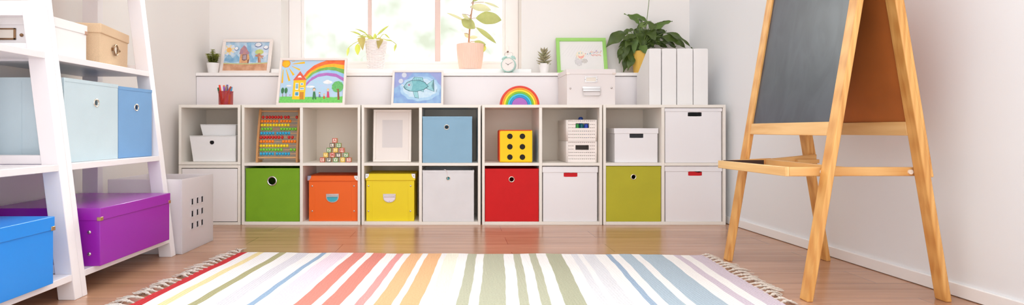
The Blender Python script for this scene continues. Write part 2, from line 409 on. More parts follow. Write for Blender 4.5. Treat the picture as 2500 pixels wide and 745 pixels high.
slot_box('white lidded box with red showing in its slot, bottom right corner cube', 1623.5, 1766, 405.8, 419, FLB, (1680.5, 1714.5, 419.3, 429.7))
slot_box('white lidded box in lower cube, between the red bin and the olive bin', 1324.5, 1459.8, 407.3, 421.5, FLB, (1376.5, 1410, 422.3, 432.5))
slot_box('small white lidded box with dark slot, standing above the olive bin', 1499.5, 1607.5, 313.5, 326.5, FLT, (1537.5, 1571, 326.9, 337.3), Y=3.365, depth=.21)
REDC = mat('red_cloth', (205, 20, 30), .8, bump=.5, bscale=60)
def cloth_in(label, px, z, hgt, wd):
    b = MB(); Yc = Y0+.0135; n = 22; x = W(px, Yc)
    rows = []
    for i in range(n+1):
        u = i/n; row = []
        for j in range(9):
            v = j/8; row.append(b.bm.verts.new((x+(u-.5)*wd, Yc+v*.16, z+.006+(hgt-.01)*(1-.25*v)*(.98+.015*math.sin(u*19+v*3)))))
        rows.append(row)
    lo = [[b.bm.verts.new((x+(i/n-.5)*wd, Yc+j/8*.16, z+.006)) for j in range(9)] for i in range(n+1)]
    for i in range(n):
        for j in range(8):
            b.bm.faces.new((rows[i][j], rows[i+1][j], rows[i+1][j+1], rows[i][j+1])); b.bm.faces.new((lo[i][j], lo[i][j+1], lo[i+1][j+1], lo[i+1][j]))
    for i in range(n):
        b.bm.faces.new((lo[i][0], lo[i+1][0], rows[i+1][0], rows[i][0])); b.bm.faces.new((lo[i+1][8], lo[i][8], rows[i][8], rows[i+1][8]))
    for j in range(8):
        b.bm.faces.new((lo[0][j+1], lo[0][j], rows[0][j], rows[0][j+1])); b.bm.faces.new((lo[n][j], lo[n][j+1], rows[n][j+1], rows[n][j]))
    tag(b.build('folded_cloth', REDC), label, 'cloth')
cloth_in('red cloth seen through the slot of the bottom right corner box', 1697, FLB, .303, .26)
cloth_in('red cloth seen through the slot of the box between red and olive bins', 1388, FLB, .30, .20)
b = MB(); b.tube([(W(1409, 3.41), 3.41, FLB+.016), (W(1402.5, 3.366), 3.366, Zp(425, 3.366))], .011, 16)
tag(b.build('paper_roll', mat('paper_roll', (225, 222, 220), .7)), 'white paper roll leaning on red cloth behind a box slot', 'paper roll')

# ------------------------------------------------------------------ ottoman-like boxes with metal corners (orange, yellow)
def hardware_box(label, rgb, p0, p1, l0, l1, ylid, ylip, z, Y, depth, hpx, hpy, plate_m, rivets, group='coloured lidded boxes with metal corners'):
    m = mat('box_card_%d_%d_%d' % rgb, rgb, .5, vary=.04, vscale=(2, 2, 2), bump=.08, bscale=300)
    x0, x1 = W(p0, Y), W(p1, Y); xc = (x0+x1)/2; w = x1-x0; zt = Zp(ylid, Y)-z; zl = Zp(ylip, Y)-z
    t = thing('lidded_box', label, 'storage box', (xc, Y, z+.0008), group=group)
    b = MB(); b.box(-w/2, w/2, .003, depth, 0, zt-.004)
    for sx in (-1, 1):      # folded side flaps
        xa = sx*(w/2-.036); b.box(min(xa, sx*(w/2-.0004)), max(xa, sx*(w/2-.0004)), .0018, .003, .004, zl-.001)
    b.build('box_body', m, t, bevel=.001)
    a, c = W(l0, Y)-xc, W(l1, Y)-xc
    b = MB(); b.box(a, c, -.003, depth+.003, zl, zt); b.build('lid', m, t, bevel=.002)
    for sx, e in ((1, a), (-1, c)):      # quarter-round metal lid corners
        b = MB(); r = .021; n = 8
        poly = [(e-sx*.0012, zt+.001), (e+sx*r, zt+.001)] + [(e+sx*r*math.cos(k*PI/2/n)-0, zt-(r+.006)*math.sin(k*PI/2/n)) for k in range(1, n+1)] + [(e-sx*.0012, zt-(r+.006))]
        b.prism(poly, lambda x, zz: (x, -.0045, zz), lambda x, zz: (x, -.003, zz))
        ex = sorted((e-sx*.0016, e)); b.box(ex[0], ex[1], -.0045, .02, zt-r-.006, zt+.001)
        b.box(min(e, e+sx*r), max(e, e+sx*r), -.0045, .02, zt, zt+.0014)
        b.ball((e+sx*.009, -.0045, zt-.011), .0035, 10, 6); b.build('metal_corner', CHROME, t, smooth=30)
    for rx_, rz_ in rivets:
        b = MB(); b.ball((W(rx_, Y)-xc, .0015, Zp(rz_, Y)-z), .0052, 12, 8, (1, .5, 1)); b.build('rivet', CHROME, t)
    hx_, hz_ = W(hpx, Y)-xc, Zp(hpy, Y)-z
    hd = thing_part('handle', t)
    hw, hh = .0375, .052
    arc = [(-hw, hh/2), (hw, hh/2), (hw, hh/2-.020)] + [(hw*math.cos(a_), hh/2-.022-(hh-.022)*math.sin(a_)) for a_ in [k*PI/12 for k in range(1, 12)]] + [(-hw, hh/2-.020)]
    b = MB(); b.prism(arc, lambda x, zz: (hx_+x, -.0005, hz_+zz), lambda x, zz: (hx_+x, .003, hz_+zz)); hd = b.build('handle', CHROME, t, bevel=.0006)
    arc2 = [(x*.86, (zz-.0)*.84 if zz < 0 else zz*.80) for x, zz in arc]
    b = MB(); b.prism(arc2, lambda x, zz: (hx_+x, -.0018, hz_+zz), lambda x, zz: (hx_+x, -.0005, hz_+zz)); b.build('handle_plate', plate_m, hd)
    b = MB(); b.tube([(hx_-hw+.006, -.004, hz_+.010), (hx_+hw-.006, -.004, hz_+.010)], .0028, 8)
    b.box(hx_-hw+.003, hx_+hw-.003, -.003, -.0015, hz_+.014, hz_+.024); b.ball((hx_, -.002, hz_-.018), .0022, 8, 6); b.build('handle_bar', CHROME, hd)
    return t
def thing_part(n, t): return None
TEAL = mat('handle_teal', (70, 178, 196), .3, .4)
hardware_box('orange lidded box with teal metal handle, below the letter blocks', (242, 102, 8), 754, 873, 751.5, 873.6, 430, 442.5, FLB, 3.36, .28, 811.5, 484.5, TEAL, [(762, 455), (864, 455), (762, 516), (864.5, 516)])
hardware_box('yellow lidded box with silver metal handle, below the empty white frame', (240, 214, 8), 894, 1011, 892.6, 1013.5, 425, 441, FLB, 3.36, .28, 950.5, 484.5, mat('handle_silver', (226, 214, 220), .35, .6), [(899.5, 454.5), (1002.5, 454.5), (899.5, 516), (1002, 516)])

# ------------------------------------------------------------------ white tubs in the first cube
def tub(label, tp0, tp1, bp0, bp1, yt, zb, Y, depth, ring=None):
    x0, x1 = W(tp0, Y), W(tp1, Y); xc = (x0+x1)/2; zt = Zp(yt, Y)-zb
    a0, a1 = W(bp0, Y)-xc, W(bp1, Y)-xc; x0 -= xc; x1 -= xc
    t = thing('storage_tub', label, 'storage tub', (xc, Y, zb), group='white tubs with tapering sides')
    b = MB(); th = .003; i = .012
    def ring_(x_0, x_1, y_0, y_1, z_): return [(x_0, y_0, z_), (x_1, y_0, z_), (x_1, y_1, z_), (x_0, y_1, z_)]
    O = [b.bm.verts.new(p) for p in ring_(a0, a1, i, depth-i, 0)]; P = [b.bm.verts.new(p) for p in ring_(x0, x1, 0, depth, zt)]
    Q = [b.bm.verts.new(p) for p in ring_(x0+th, x1-th, th, depth-th, zt)]; R = [b.bm.verts.new(p) for p in ring_(a0+th, a1-th, i+th, depth-i-th, th)]
    for A, B in ((O, P), (P, Q), (Q, R)):
        for k in range(4): b.bm.faces.new((A[k], A[(k+1) % 4], B[(k+1) % 4], B[k]))
    b.bm.faces.new(O[::-1]); b.bm.faces.new(R)
    b.build('tub_body', CARD2, t, bevel=.006, bseg=3)
    b = MB(); b.box(x0-.001, x1+.001, -.001, depth+.001, zt+.0005, zt+.0045); b.build('lid', CARD2, t, bevel=.002)
    if ring:
        cx_, cz_ = W(ring[0], Y)-xc, Zp(ring[1], Y)-zb; yy = i*(1-cz_/zt)-.0008
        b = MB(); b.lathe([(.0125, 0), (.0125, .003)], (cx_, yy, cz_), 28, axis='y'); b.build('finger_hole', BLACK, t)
    return t
tub('larger white tub with round dark finger hole, in the open top left cube', 462.8, 575.5, 469.5, 573.5, 333.3, FLT+.006, 3.36, .24, (517, 347.7))
tub('smaller white tub stacked on the larger white tub', 488.8, 576, 493, 573, 305.5, FLT+.006+Zp(333.3, 3.36)-FLT-.006+.0052, 3.43, .16)

# ------------------------------------------------------------------ abacus
xa0, xa1 = W(627.5, 3.40), W(729.5, 3.40); aw = xa1-xa0
ab = thing('abacus', 'wooden abacus with ten rows of coloured beads, above the green bin', 'abacus', (xa0, 3.375, FLT+.0008))
def af(t_): return .062*t_**1.5         # front edge recedes toward the top
AH = .318
for s_ in (0, 1):
    b = MB(); xs = 0 if s_ == 0 else aw-.0125; n = 14
    poly = [(af(k/n), AH*k/n) for k in range(n+1)] + [(af(k/n)+.026-.006*k/n, AH*k/n) for k in range(n, 0, -1)] + [(.030, .016), (.085, .014), (.085, 0)]
    b.prism(poly, lambda y, z_: (xs, y, z_), lambda y, z_: (xs+.0125, y, z_)); b.build('side_post', BEECH, ab, bevel=.002)
b = MB(); b.tube([(.0125, af(.965)+.012, AH*.965), (aw-.0125, af(.965)+.012, AH*.965)], .0055, 12); b.build('crossbar', BEECHX, ab)
b = MB(); b.tube([(.0125, af(.09)+.012, AH*.088), (aw-.0125, af(.09)+.012, AH*.088)], .0055, 12); b.build('crossbar', BEECHX, ab)
beadm = [mat('bead_red', (205, 20, 18), .25, coat=.4), mat('bead_orange', (248, 134, 14), .25, coat=.4), mat('bead_yellow', (244, 214, 16), .25, coat=.4), mat('bead_green', (120, 200, 50), .25, coat=.4), mat('bead_blue', (30, 168, 214), .25, coat=.4)]
b = MB(); b.ball((0, 0, 0), .0102, 14, 9, (.85, 1, 1)); bead_me = {}
proto = b.build('bead', beadm[0], ab)
rows = [(133, [212,256,292,327,362,397,432,480,518,624]), (181, [200,233,268,304,344,380,432,466,502,538]), (229, [198,231,268,303,340,374,410,445,482,516]),
        (277, [202,238,272,307,433,467,501,535,570,603]), (328, [192,226,257,291,325,385,418,452,486,520]), (377, [188,224,258,292,326,364,402,442,525,566]),
        (427, [187,222,257,291,325,456,490,525,559,592]), (480, [186,220,254,288,322,356,391,425,459,493]), (528, [186,218,252,286,320,354,388,422,552,593]), (577, [186,222,253,287,320,380,414,448,486,520])]
first = True
for i, (ry, xs) in enumerate(rows):
    py = 260+ry/4.97; Yr = 3.375+.012
    for _ in range(3):
        zz = Zp(py, Yr)-FLT; Yr = 3.375+af(min(1, max(0, zz/AH)))+.012
    b = MB(); b.tube([(.010, Yr-3.375, zz), (aw-.010, Yr-3.375, zz)], .0022, 8); b.build('rod', BEECHX, ab)
    prev = -1
    for cx_ in xs:
        X = max(W(600+cx_/4.97, Yr)-xa0, .0125+.0088, prev+.0174); X = min(X, aw-.0125-.0088); prev = X
        if first: q = proto; first = False
        else:
            q = proto.copy(); COL.objects.link(q); q.parent = ab
        key = i % 5
        if key not in bead_me:
            me = proto.data if key == 0 else proto.data.copy()
            me.materials[0] = beadm[key]; bead_me[key] = me
        q.data = bead_me[key]; q.location = (X, Yr-3.375, zz)

# ------------------------------------------------------------------ letter blocks
BW = mat('block_wood', (224, 190, 140), .5, vary=.1, vscale=(60, 60, 60)); BFACE = mat('block_face', (244, 232, 214), .5)
BC = {'red': mat('block_red', (205, 40, 34), .45), 'black': mat('block_black', (48, 42, 52), .45), 'green': mat('block_green', (60, 150, 66), .45), 'yellow': mat('block_yellow', (232, 186, 70), .45)}
BFY = mat('block_face_yellow', (236, 200, 100), .5); LW = mat('block_letter_pale', (250, 238, 200), .5)
def text_mesh(ch, size):
    cu = bpy.data.curves.new('letter', 'FONT'); cu.body = ch; cu.size = size; cu.align_x = 'CENTER'; cu.align_y = 'CENTER'; cu.extrude = .0003; cu.offset = .0004
    o = bpy.data.objects.new('letter_curve', cu); COL.objects.link(o); bpy.context.view_layer.update()
    me = bpy.data.meshes.new_from_object(o.evaluated_get(bpy.context.evaluated_depsgraph_get()))
    bpy.data.objects.remove(o); return me
brow = [(719, 120, 'A', 'red'), (658, 230, 'L', 'black'), (808, 230, 'B', 'green'), (590, 342, 'Z', 'green'), (735, 342, 'H', 'yellow'), (882, 342, 'W', 'red'),
        (515, 452, 'U', 'yellow'), (665, 452, 'M', 'red'), (805, 452, 'T', 'black'), (975, 452, 'Z', 'green'),
        (437, 563, 'E', 'red'), (588, 563, 'P', 'black'), (740, 563, 'V', 'green'), (895, 563, 'G', 'yellow'), (1042, 563, 'S', 'red')]
BS = .0288; YBk = 3.41; rn = {120: 4, 230: 3, 342: 2, 452: 1, 563: 0}
where = {120: 'alone at the top of the pyramid', 230: 'in the second row from the top of the pyramid', 342: 'in the middle row of the pyramid', 452: 'in the second row up of the pyramid', 563: 'in the bottom row of the pyramid'}
for cx_, cy_, ch, cn in brow:
    X = W(740+cx_/9.314, YBk); zb = FLT+rn[cy_]*(BS+.0002)
    t = thing('letter_block', '%s-edged wooden block with letter %s, %s' % (cn, ch, where[cy_]), 'toy block', (X, YBk+BS/2, zb), random.uniform(-.06, .10), 'wooden letter blocks stacked in a pyramid')
    b = MB(); b.box(-BS/2, BS/2, -BS/2, BS/2, 0.0002, BS); b.build('block_body', BW, t, bevel=.0022)
    b = MB(); h_ = BS/2; k_ = .0042
    q_ = [(-h_+.0012, -h_+k_), (h_-k_, h_-.0012)]
    for a0, a1, c0, c1 in ((-h_+.001, h_-.001, .001, k_), (-h_+.001, h_-.001, BS-k_, BS-.001), (-h_+.001, -h_+k_, k_, BS-k_), (h_-k_, h_-.001, k_, BS-k_)):
        b.box(a0, a1, -h_-.0010, -h_+.001, c0, c1)
    b.build('border', BC[cn], t, bevel=.0004)
    b = MB(); b.box(-h_+k_-.0002, h_-k_+.0002, -h_-.0004, -h_+.001, k_-.0002, BS-k_+.0002); b.build('face_panel', BFY if cn == 'yellow' else BFACE, t)
    me = text_mesh(ch, .0225); me.materials.clear(); me.materials.append(LW if cn == 'yellow' else BC[cn])
    o = bpy.data.objects.new('letter', me); COL.objects.link(o); o.parent = t; o.location = (0, -h_-.0007, BS/2); o.rotation_euler = (PI/2, 0, 0)

# ------------------------------------------------------------------ picture frames
def frame(label, p_bl, p_br, p_tl, yb, yt, Yb_, lean, fw, fm, zb, paint=None, name='picture_frame', cat='picture frame', matm=None, rotz=0, th=.016, group='framed pictures by children'):
    """outer frame between bottom px p_bl..p_br; painted sheet is a child"""
    x0, x1 = W(p_bl, Yb_), W(p_br, Yb_); w = x1-x0
    h = (Zp(yt, Yb_+lean)-zb); L = math.hypot(h, lean); ang = math.atan2(lean, h)
    t = thing(name, label, cat, ((x0+x1)/2, Yb_, zb+.0006+(th+.001)*math.sin(ang)), group=group, rot=(-ang, 0, rotz))
    b = MB()
    b.box(-w/2, w/2, 0, th, 0, fw); b.box(-w/2, w/2, 0, th, L-fw, L); b.box(-w/2, -w/2+fw, 0, th, fw, L-fw); b.box(w/2-fw, w/2, 0, th, fw, L-fw)
    b.build('frame_border', fm, t, bevel=.0012)
    b = MB(); b.box(-w/2+.004, w/2-.004, th-.003, th+.001, .004, L-.004); b.build('frame_back', mat('frame_backing', (190, 165, 140), .8), t)
    iw, ih = w-2*fw, L-2*fw
    if paint: paint(t, -iw/2, fw, iw, ih, th-.007)
    return t
FWH = mat('frame_white', (240, 228, 222), .4)
class Sheet:
    """a flat sheet of paint shapes in (u, v) 0..1, stacked a fraction of a millimetre apart"""
    def __init__(s, x0, z0, w, h, y): s.b = MB(); s.a = (x0, z0, w, h, y); s.k = 0; s.m = []; s.i = {}
    def mi(s, m):
        if m.name not in s.i: s.i[m.name] = len(s.m); s.m.append(m)
        return s.i[m.name]
    def poly(s, pts, m):
        x0, z0, w, h, y = s.a; P = []
        for u, v in pts:
            p = (x0+min(1, max(0, u))*w, y-s.k*.00006, z0+min(1, max(0, v))*h)
            if not P or (Vector(p)-Vector(P[-1])).length > 1e-5: P.append(p)
        if (Vector(P[0])-Vector(P[-1])).length < 1e-5: P.pop()
        s.k += 1
        if len(P) >= 3:
            f = s.b.quad(P[::-1], s.mi(m)); bmesh.ops.triangulate(s.b.bm, faces=[f])
    def ell(s, u, v, ru, rv, m, n=18, wob=.0, a0=0):
        s.poly([(u+ru*math.cos(2*PI*k/n+a0)*(1+wob*math.sin(k*2.7)), v+rv*math.sin(2*PI*k/n+a0)*(1+wob*math.sin(k*2.7))) for k in range(n)], m)
    def line(s, u0, v0, u1, v1, t0, t1, m):
        asp = s.a[3]/s.a[2]; dx, dy = (u1-u0), (v1-v0)*asp; L = math.hypot(dx, dy) or 1; nx, ny = -dy/L, dx/L/asp
        s.poly([(u0+nx*t0, v0+ny*t0), (u1+nx*t1, v1+ny*t1), (u1-nx*t1, v1-ny*t1), (u0-nx*t0, v0-ny*t0)], m)
    def done(s, t, name='painting', r=None):
        o = s.b.build(name, s.m, t, smooth=0); return o
def wc(name, rgb, rgb2=None, vary=.12, sc_=40): return mat('paint_'+name, rgb, .6, vary=vary, vscale=(sc_, sc_, sc_), rgb2=rgb2)

def paint_rainbow(t, x0, z0, w, h, y):
    s = Sheet(x0, z0, w, h, y)
    def P(x, yy):
        v = (690-yy)/565.0; xl = 125-60*(1-v); xr = 972-37*(1-v); return ((x-xl)/(xr-xl), v)
    def pl(pts, m): s.poly([P(*p) for p in pts], m)
    s.poly([(0, 0), (1, 0), (1, 1), (0, 1)], wc('sky', (178, 214, 236), (190, 208, 234)))
    C = [[(405,330),(450,270),(550,190),(640,150),(720,125),(850,118),(980,118)], [(425,345),(500,270),(600,215),(700,180),(820,165),(980,187)], [(440,365),(520,285),(620,235),(720,213),(820,210),(980,243)],
         [(445,385),(540,305),(640,262),(740,250),(850,262),(980,304)], [(440,425),(520,350),(620,300),(720,287),(850,300),(980,358)], [(438,465),(500,400),(600,345),(720,325),(850,345),(980,405)]]
    cm = [wc('red', (238, 98, 52), (244, 120, 60)), wc('yellow', (252, 196, 36), (248, 172, 40)), wc('green', (116, 178, 78), (140, 192, 96)), wc('lightblue', (146, 192, 232), (170, 204, 236)), wc('purple', (176, 104, 186), (190, 124, 196))]
    for i in range(5): pl(C[i]+C[i+1][::-1], cm[i])
    pl([(60, 695), (78, 605), (130, 602), (250, 612), (420, 608), (560, 612), (700, 605), (820, 612), (945, 598), (950, 695)], wc('grass', (104, 200, 92), (132, 214, 108), sc_=90))
    sun = wc('sun', (252, 196, 28), (250, 176, 30)); sr = wc('sunrim', (240, 132, 44))
    u, v = P(172, 165); s.ell(u, v, .068, .095, sr, 20, .04); s.ell(u, v, .060, .083, sun, 20, .04)
    for a, b_, c, d, t0, t1 in ((262, 170, 425, 152, .004, .018), (250, 200, 358, 250, .003, .014), (212, 230, 272, 320, .003, .018), (170, 245, 212, 398, .004, .016), (130, 245, 112, 425, .004, .014), (250, 140, 290, 128, .003, .006)):
        p, q = P(a, b_), P(c, d); s.line(p[0], p[1], q[0], q[1], t0, t1, sun)
    cl = wc('cloud', (244, 244, 246))
    for a, b_, ru, rv in ((205, 462, .045, .018), (498, 474, .068, .025), (735, 415, .075, .042), (730, 402, .035, .035)): p = P(a, b_); s.ell(p[0], p[1], ru, rv, cl, 16, .05)
    hs = wc('house', (252, 204, 30), (250, 192, 34)); roof = wc('roof', (222, 88, 66), (230, 104, 78))
    pl([(272, 385), (440, 385), (418, 640), (243, 640)], hs); pl([(262, 390), (362, 268), (448, 385)], roof)
    dk = wc('teal', (80, 168, 196)); pl([(325, 352), (340, 330), (365, 325), (385, 352)], cl)
    for q in (((295, 425), (338, 425), (332, 515), (290, 515)), ((362, 422), (405, 422), (402, 455), (360, 455)), ((358, 483), (412, 483), (410, 515), (354, 520)), ((285, 540), (342, 540), (338, 600), (280, 598))): pl(q, cl)
    for q in (((302, 435), (313, 435), (311, 500), (299, 500)), ((320, 435), (331, 435), (327, 500), (316, 500)), ((370, 430), (398, 430), (396, 448), (368, 448)), ((364, 490), (382, 490), (380, 508), (362, 508)), ((388, 490), (405, 490), (403, 508), (386, 508)), ((291, 548), (334, 546), (331, 590), (288, 590))): pl(q, dk)
    pl([(352, 545), (405, 545), (400, 640), (346, 640)], wc('door', (214, 140, 40), (200, 126, 36)))
    dg = wc('darkgreen', (52, 116, 70), (70, 134, 84)); br = wc('bark', (160, 96, 62))
    for a in (118, 165):
        p = P(a, 525); s.ell(p[0], p[1], .024, .07, dg, 16, .06); p, q = P(a, 560), P(a-1, 605); s.line(p[0], p[1], q[0], q[1], .003, .004, br)
    p = P(870, 475); s.ell(p[0], p[1], .092, .13, wc('crown', (88, 176, 98), (120, 196, 112), sc_=120), 22, .05)
    pl([(866, 500), (886, 505), (884, 600), (894, 645), (868, 645), (866, 600)], br)
    p, q = P(876, 530), P(848, 505); s.line(p[0], p[1], q[0], q[1], .005, .003, br)
    skin = wc('skin', (240, 206, 178))
    for hx_, hy_, hr, bt, bb, hw_, m, hair in ((549, 515, 18, 540, 600, 22, dg, wc('hair', (120, 90, 60))), (622, 562, 11, 575, 600, 12, wc('blouse', (140, 130, 190)), wc('hair', (120, 90, 60))), (683, 582, 9, 595, 632, 12, wc('dress', (226, 92, 44)), sun), (738, 520, 14, 540, 618, 19, wc('pink', (220, 70, 110)), sun)):
        p = P(hx_, hy_-4); s.ell(p[0], p[1], hr*1.15/860, hr*1.2/565, hair, 14); p = P(hx_, hy_); s.ell(p[0], p[1], hr/860, hr/565, skin, 14)
        pl([(hx_-hw_*.6, bt), (hx_+hw_*.6, bt), (hx_+hw_, bb), (hx_-hw_, bb)], m)
    pl([(531, 598), (549, 598), (540, 640), (520, 640)], dg); pl([(550, 598), (568, 598), (578, 638), (558, 640)], dg)
    pl([(612, 598), (634, 598), (640, 615), (608, 615)], wc('greyblue', (120, 130, 160)))
    p = P(218, 585); s.ell(p[0], p[1], .011, .012, wc('purple', (176, 104, 186)), 10)
    s.done(t)

def paint_house(t, x0, z0, w, h, y):
    s = Sheet(x0, z0, w, h, y)
    def P(x, yy): v = (640-yy)/520.0; xl = 170+25*v; xr = 960+18*v; return ((x-xl)/(xr-xl), v)
    def pl(pts, m): s.poly([P(*p) for p in pts], m)
    def el(x, yy, rx, ry, m, wob=.08): p = P(x, yy); s.ell(p[0], p[1], rx/790., ry/520., m, 20, wob)
    s.poly([(0, 0), (1, 0), (1, 1), (0, 1)], wc('washsky', (150, 190, 218), (206, 218, 230), sc_=28))
    pale = wc('paleblue', (222, 224, 236), (196, 214, 232), sc_=30); dp = wc('deepblue', (120, 168, 206), (150, 190, 216), sc_=40)
    el(860, 300, 100, 110, pale, .1); el(260, 260, 120, 100, pale, .12)
    pl([(190, 420), (260, 330), (330, 410), (400, 340), (450, 400), (450, 470), (300, 490), (185, 460)], dp); pl([(560, 130), (640, 130), (660, 330), (740, 480), (650, 480), (600, 300)], dp)
    el(740, 430, 30, 60, dp)
    sun = wc('softsun', (246, 196, 110), (244, 178, 100)); rayc = wc('softray', (238, 216, 160), (228, 222, 190))
    for a in range(7):
        an = a*2*PI/7+.4; p, q = P(258, 262), P(258+105*math.cos(an), 262-92*math.sin(an)); s.line(p[0], p[1], q[0], q[1], .03, .012, rayc)
    el(258, 262, 44, 44, sun)
    pl([(165, 640), (165, 495), (300, 512), (500, 508), (700, 512), (965, 492), (965, 640)], wc('soil', (196, 140, 104), (222, 172, 140), sc_=24))
    pl([(178, 495), (400, 505), (650, 505), (965, 485), (965, 500), (700, 520), (480, 522), (178, 512)], wc('strip', (186, 190, 120), (206, 206, 140)))
    hs = wc('clay', (226, 172, 120), (206, 150, 110), sc_=50); rf = wc('mauveroof', (196, 140, 134), (170, 130, 150), sc_=60)
    pl([(470, 320), (610, 310), (635, 420), (620, 500), (455, 500), (460, 400)], hs)
    pl([(445, 335), (460, 250), (520, 175), (560, 210), (590, 270), (630, 320), (600, 340), (470, 340)], rf)
    pl([(500, 345), (585, 335), (590, 440), (545, 460), (498, 445)], wc('winbrown', (130, 96, 92), (160, 124, 120), sc_=80)); pl([(515, 360), (570, 355), (572, 430), (520, 435)], wc('winlight', (180, 160, 170)))
    pl([(598, 440), (625, 430), (622, 500), (600, 500)], wc('brown2', (140, 90, 70)))
    el(800, 300, 75, 50, wc('treeyellow', (206, 210, 120), (186, 200, 130), sc_=60)); tr = wc('trunk', (186, 120, 96), (214, 160, 130), sc_=60)
    pl([(770, 330), (820, 320), (830, 400), (840, 490), (790, 490), (800, 410)], tr); p, q = P(735, 365), P(885, 375); s.line(p[0], p[1], q[0], q[1], .022, .012, tr); p, q = P(800, 340), P(870, 420); s.line(p[0], p[1], q[0], q[1], .02, .01, tr)
    ou = wc('cloudline', (96, 110, 160)); wt = wc('cloudwhite', (240, 240, 244))
    for a, c, rx, ry in ((390, 235, 36, 36), (775, 165, 66, 44), (915, 212, 48, 38)): el(a, c+5, rx, ry, ou, .1); el(a, c, rx*.82, ry*.82, wt, .12)
    s.done(t)

def paint_fish(t, x0, z0, w, h, y):
    s = Sheet(x0, z0, w, h, y)
    def P(x, yy): v = (695-yy)/197.0; return ((x-340)/305.0, v)
    def pl(pts, m): s.poly([P(*p) for p in pts], m)
    def el(x, yy, rx, ry, m, wob=.04): p = P(x, yy); s.ell(p[0], p[1], rx/305., ry/197., m, 26, wob)
    s.poly([(0, 0), (1, 0), (1, 1), (0, 1)], wc('sea', (132, 162, 214), (150, 186, 222), sc_=26))
    pl([(340, 498), (460, 498), (400, 560), (340, 600)], wc('lavsea', (158, 166, 214), (150, 160, 210), sc_=30)); pl([(560, 498), (645, 498), (645, 590), (610, 540)], wc('lavsea', (158, 166, 214)))
    el(510, 600, 132, 78, wc('glow', (176, 208, 232), (160, 196, 228), sc_=40), .05); el(508, 598, 112, 62, wc('glow2', (206, 226, 238), (190, 216, 234), sc_=50), .06)
    for a, c, r in ((402, 514, 16), (382, 553, 15), (392, 578, 6)): el(a, c, r, r, wc('bubble', (216, 220, 232)))
    ln = wc('ink', (70, 110, 120)); fb = wc('fishbody', (128, 190, 196), (110, 176, 186), sc_=50); ff = wc('fin', (160, 208, 214), (140, 196, 206), sc_=60); hd = wc('fishhead', (160, 204, 214))
    def outl(pts, m): 
        cx_ = sum(p[0] for p in pts)/len(pts); cy_ = sum(p[1] for p in pts)/len(pts)
        pl([(cx_+(a-cx_)*1.05+(1.2 if a > cx_ else -1.2), cy_+(c-cy_)*1.05+(1.2 if c > cy_ else -1.2)) for a, c in pts], ln); pl(pts, m)
    outl([(452, 555), (470, 528), (520, 532), (532, 572)], ff); outl([(548, 580), (594, 545), (580, 582), (598, 618), (552, 600)], ff)
    outl([(462, 612), (490, 612), (500, 660), (476, 655)], ff); outl([(505, 608), (530, 605), (530, 622), (515, 615)], ff)
    outl([(404, 588), (425, 562), (455, 550), (500, 549), (535, 562), (558, 586), (530, 606), (480, 618), (440, 614), (415, 602)], fb)
    pl([(405, 588), (425, 563), (452, 552), (460, 580), (452, 615), (425, 607)], hd); el(436, 578, 8, 8, wc('eyew', (236, 190, 200))); el(436, 578, 4.5, 4.5, wc('eyed', (60, 60, 110)))
    p, q = P(405, 588), P(424, 594); s.line(p[0], p[1], q[0], q[1], .003, .003, ln)
    for k in range(4): p, q = P(468+k*14, 535), P(474+k*13, 556); s.line(p[0], p[1], q[0], q[1], .002, .002, ln)
    s.done(t)

def paint_crayon(t, x0, z0, w, h, y):
    s = Sheet(x0, z0, w, h, y)
    def P(x, yy): v = (358-yy)/288.0; xl = 95-17*v; xr = 558-18*v; return ((x-xl)/(xr-xl), v)
    def el(x, yy, rx, ry, m, wob=.12): p = P(x, yy); s.ell(p[0], p[1], rx/462., ry/288., m, 20, wob)
    def ln(a, c, d, e, tt, m): p, q = P(a, c), P(d, e); s.line(p[0], p[1], q[0], q[1], tt, tt, m)
    s.poly([(0, 0), (1, 0), (1, 1), (0, 1)], mat('drawing_paper', (236, 232, 230), .7))
    g1 = wc('pencil', (222, 218, 220)); g2 = wc('pencil2', (206, 200, 200), (226, 222, 222), sc_=120)
    for k in range(13): ln(110+k*30, 250-abs(k-6)*8, 190+k*30, 110, .0018, g1)
    el(290, 260, 42, 50, g2); el(350, 262, 32, 22, wc('pencil3', (196, 190, 184), (220, 214, 210), sc_=120))
    el(305, 205, 46, 40, wc('crayonpeach', (244, 234, 206), (240, 226, 214), sc_=90)); rd = wc('crayonred', (232, 150, 138), (240, 190, 178), sc_=150); tl = wc('crayonteal', (160, 198, 204)); pu = wc('crayonviolet', (200, 184, 206))
    p = [P(*q) for q in ((276, 202), (295, 218), (325, 215), (345, 200), (338, 228), (312, 242), (288, 232))]; s.poly(p, rd)
    el(290, 187, 6, 9, tl, 0); el(318, 185, 5, 7, tl, 0); el(360, 192, 6, 5, rd, 0); el(380, 195, 5, 6, tl, 0)
    for a in range(7): ln(400+a*19, 188-6*(a % 2), 425+a*17, 165+5*(a % 3), .006, (rd, wc('crayonor', (242, 196, 160)), pu)[a % 3])
    for a in range(5): ln(420+a*22, 200, 445+a*20, 215-8*(a % 2), .008, rd)
    el(410, 190, 8, 8, tl); el(475, 165, 9, 9, pu); el(525, 165, 5, 6, pu)
    s.done(t)

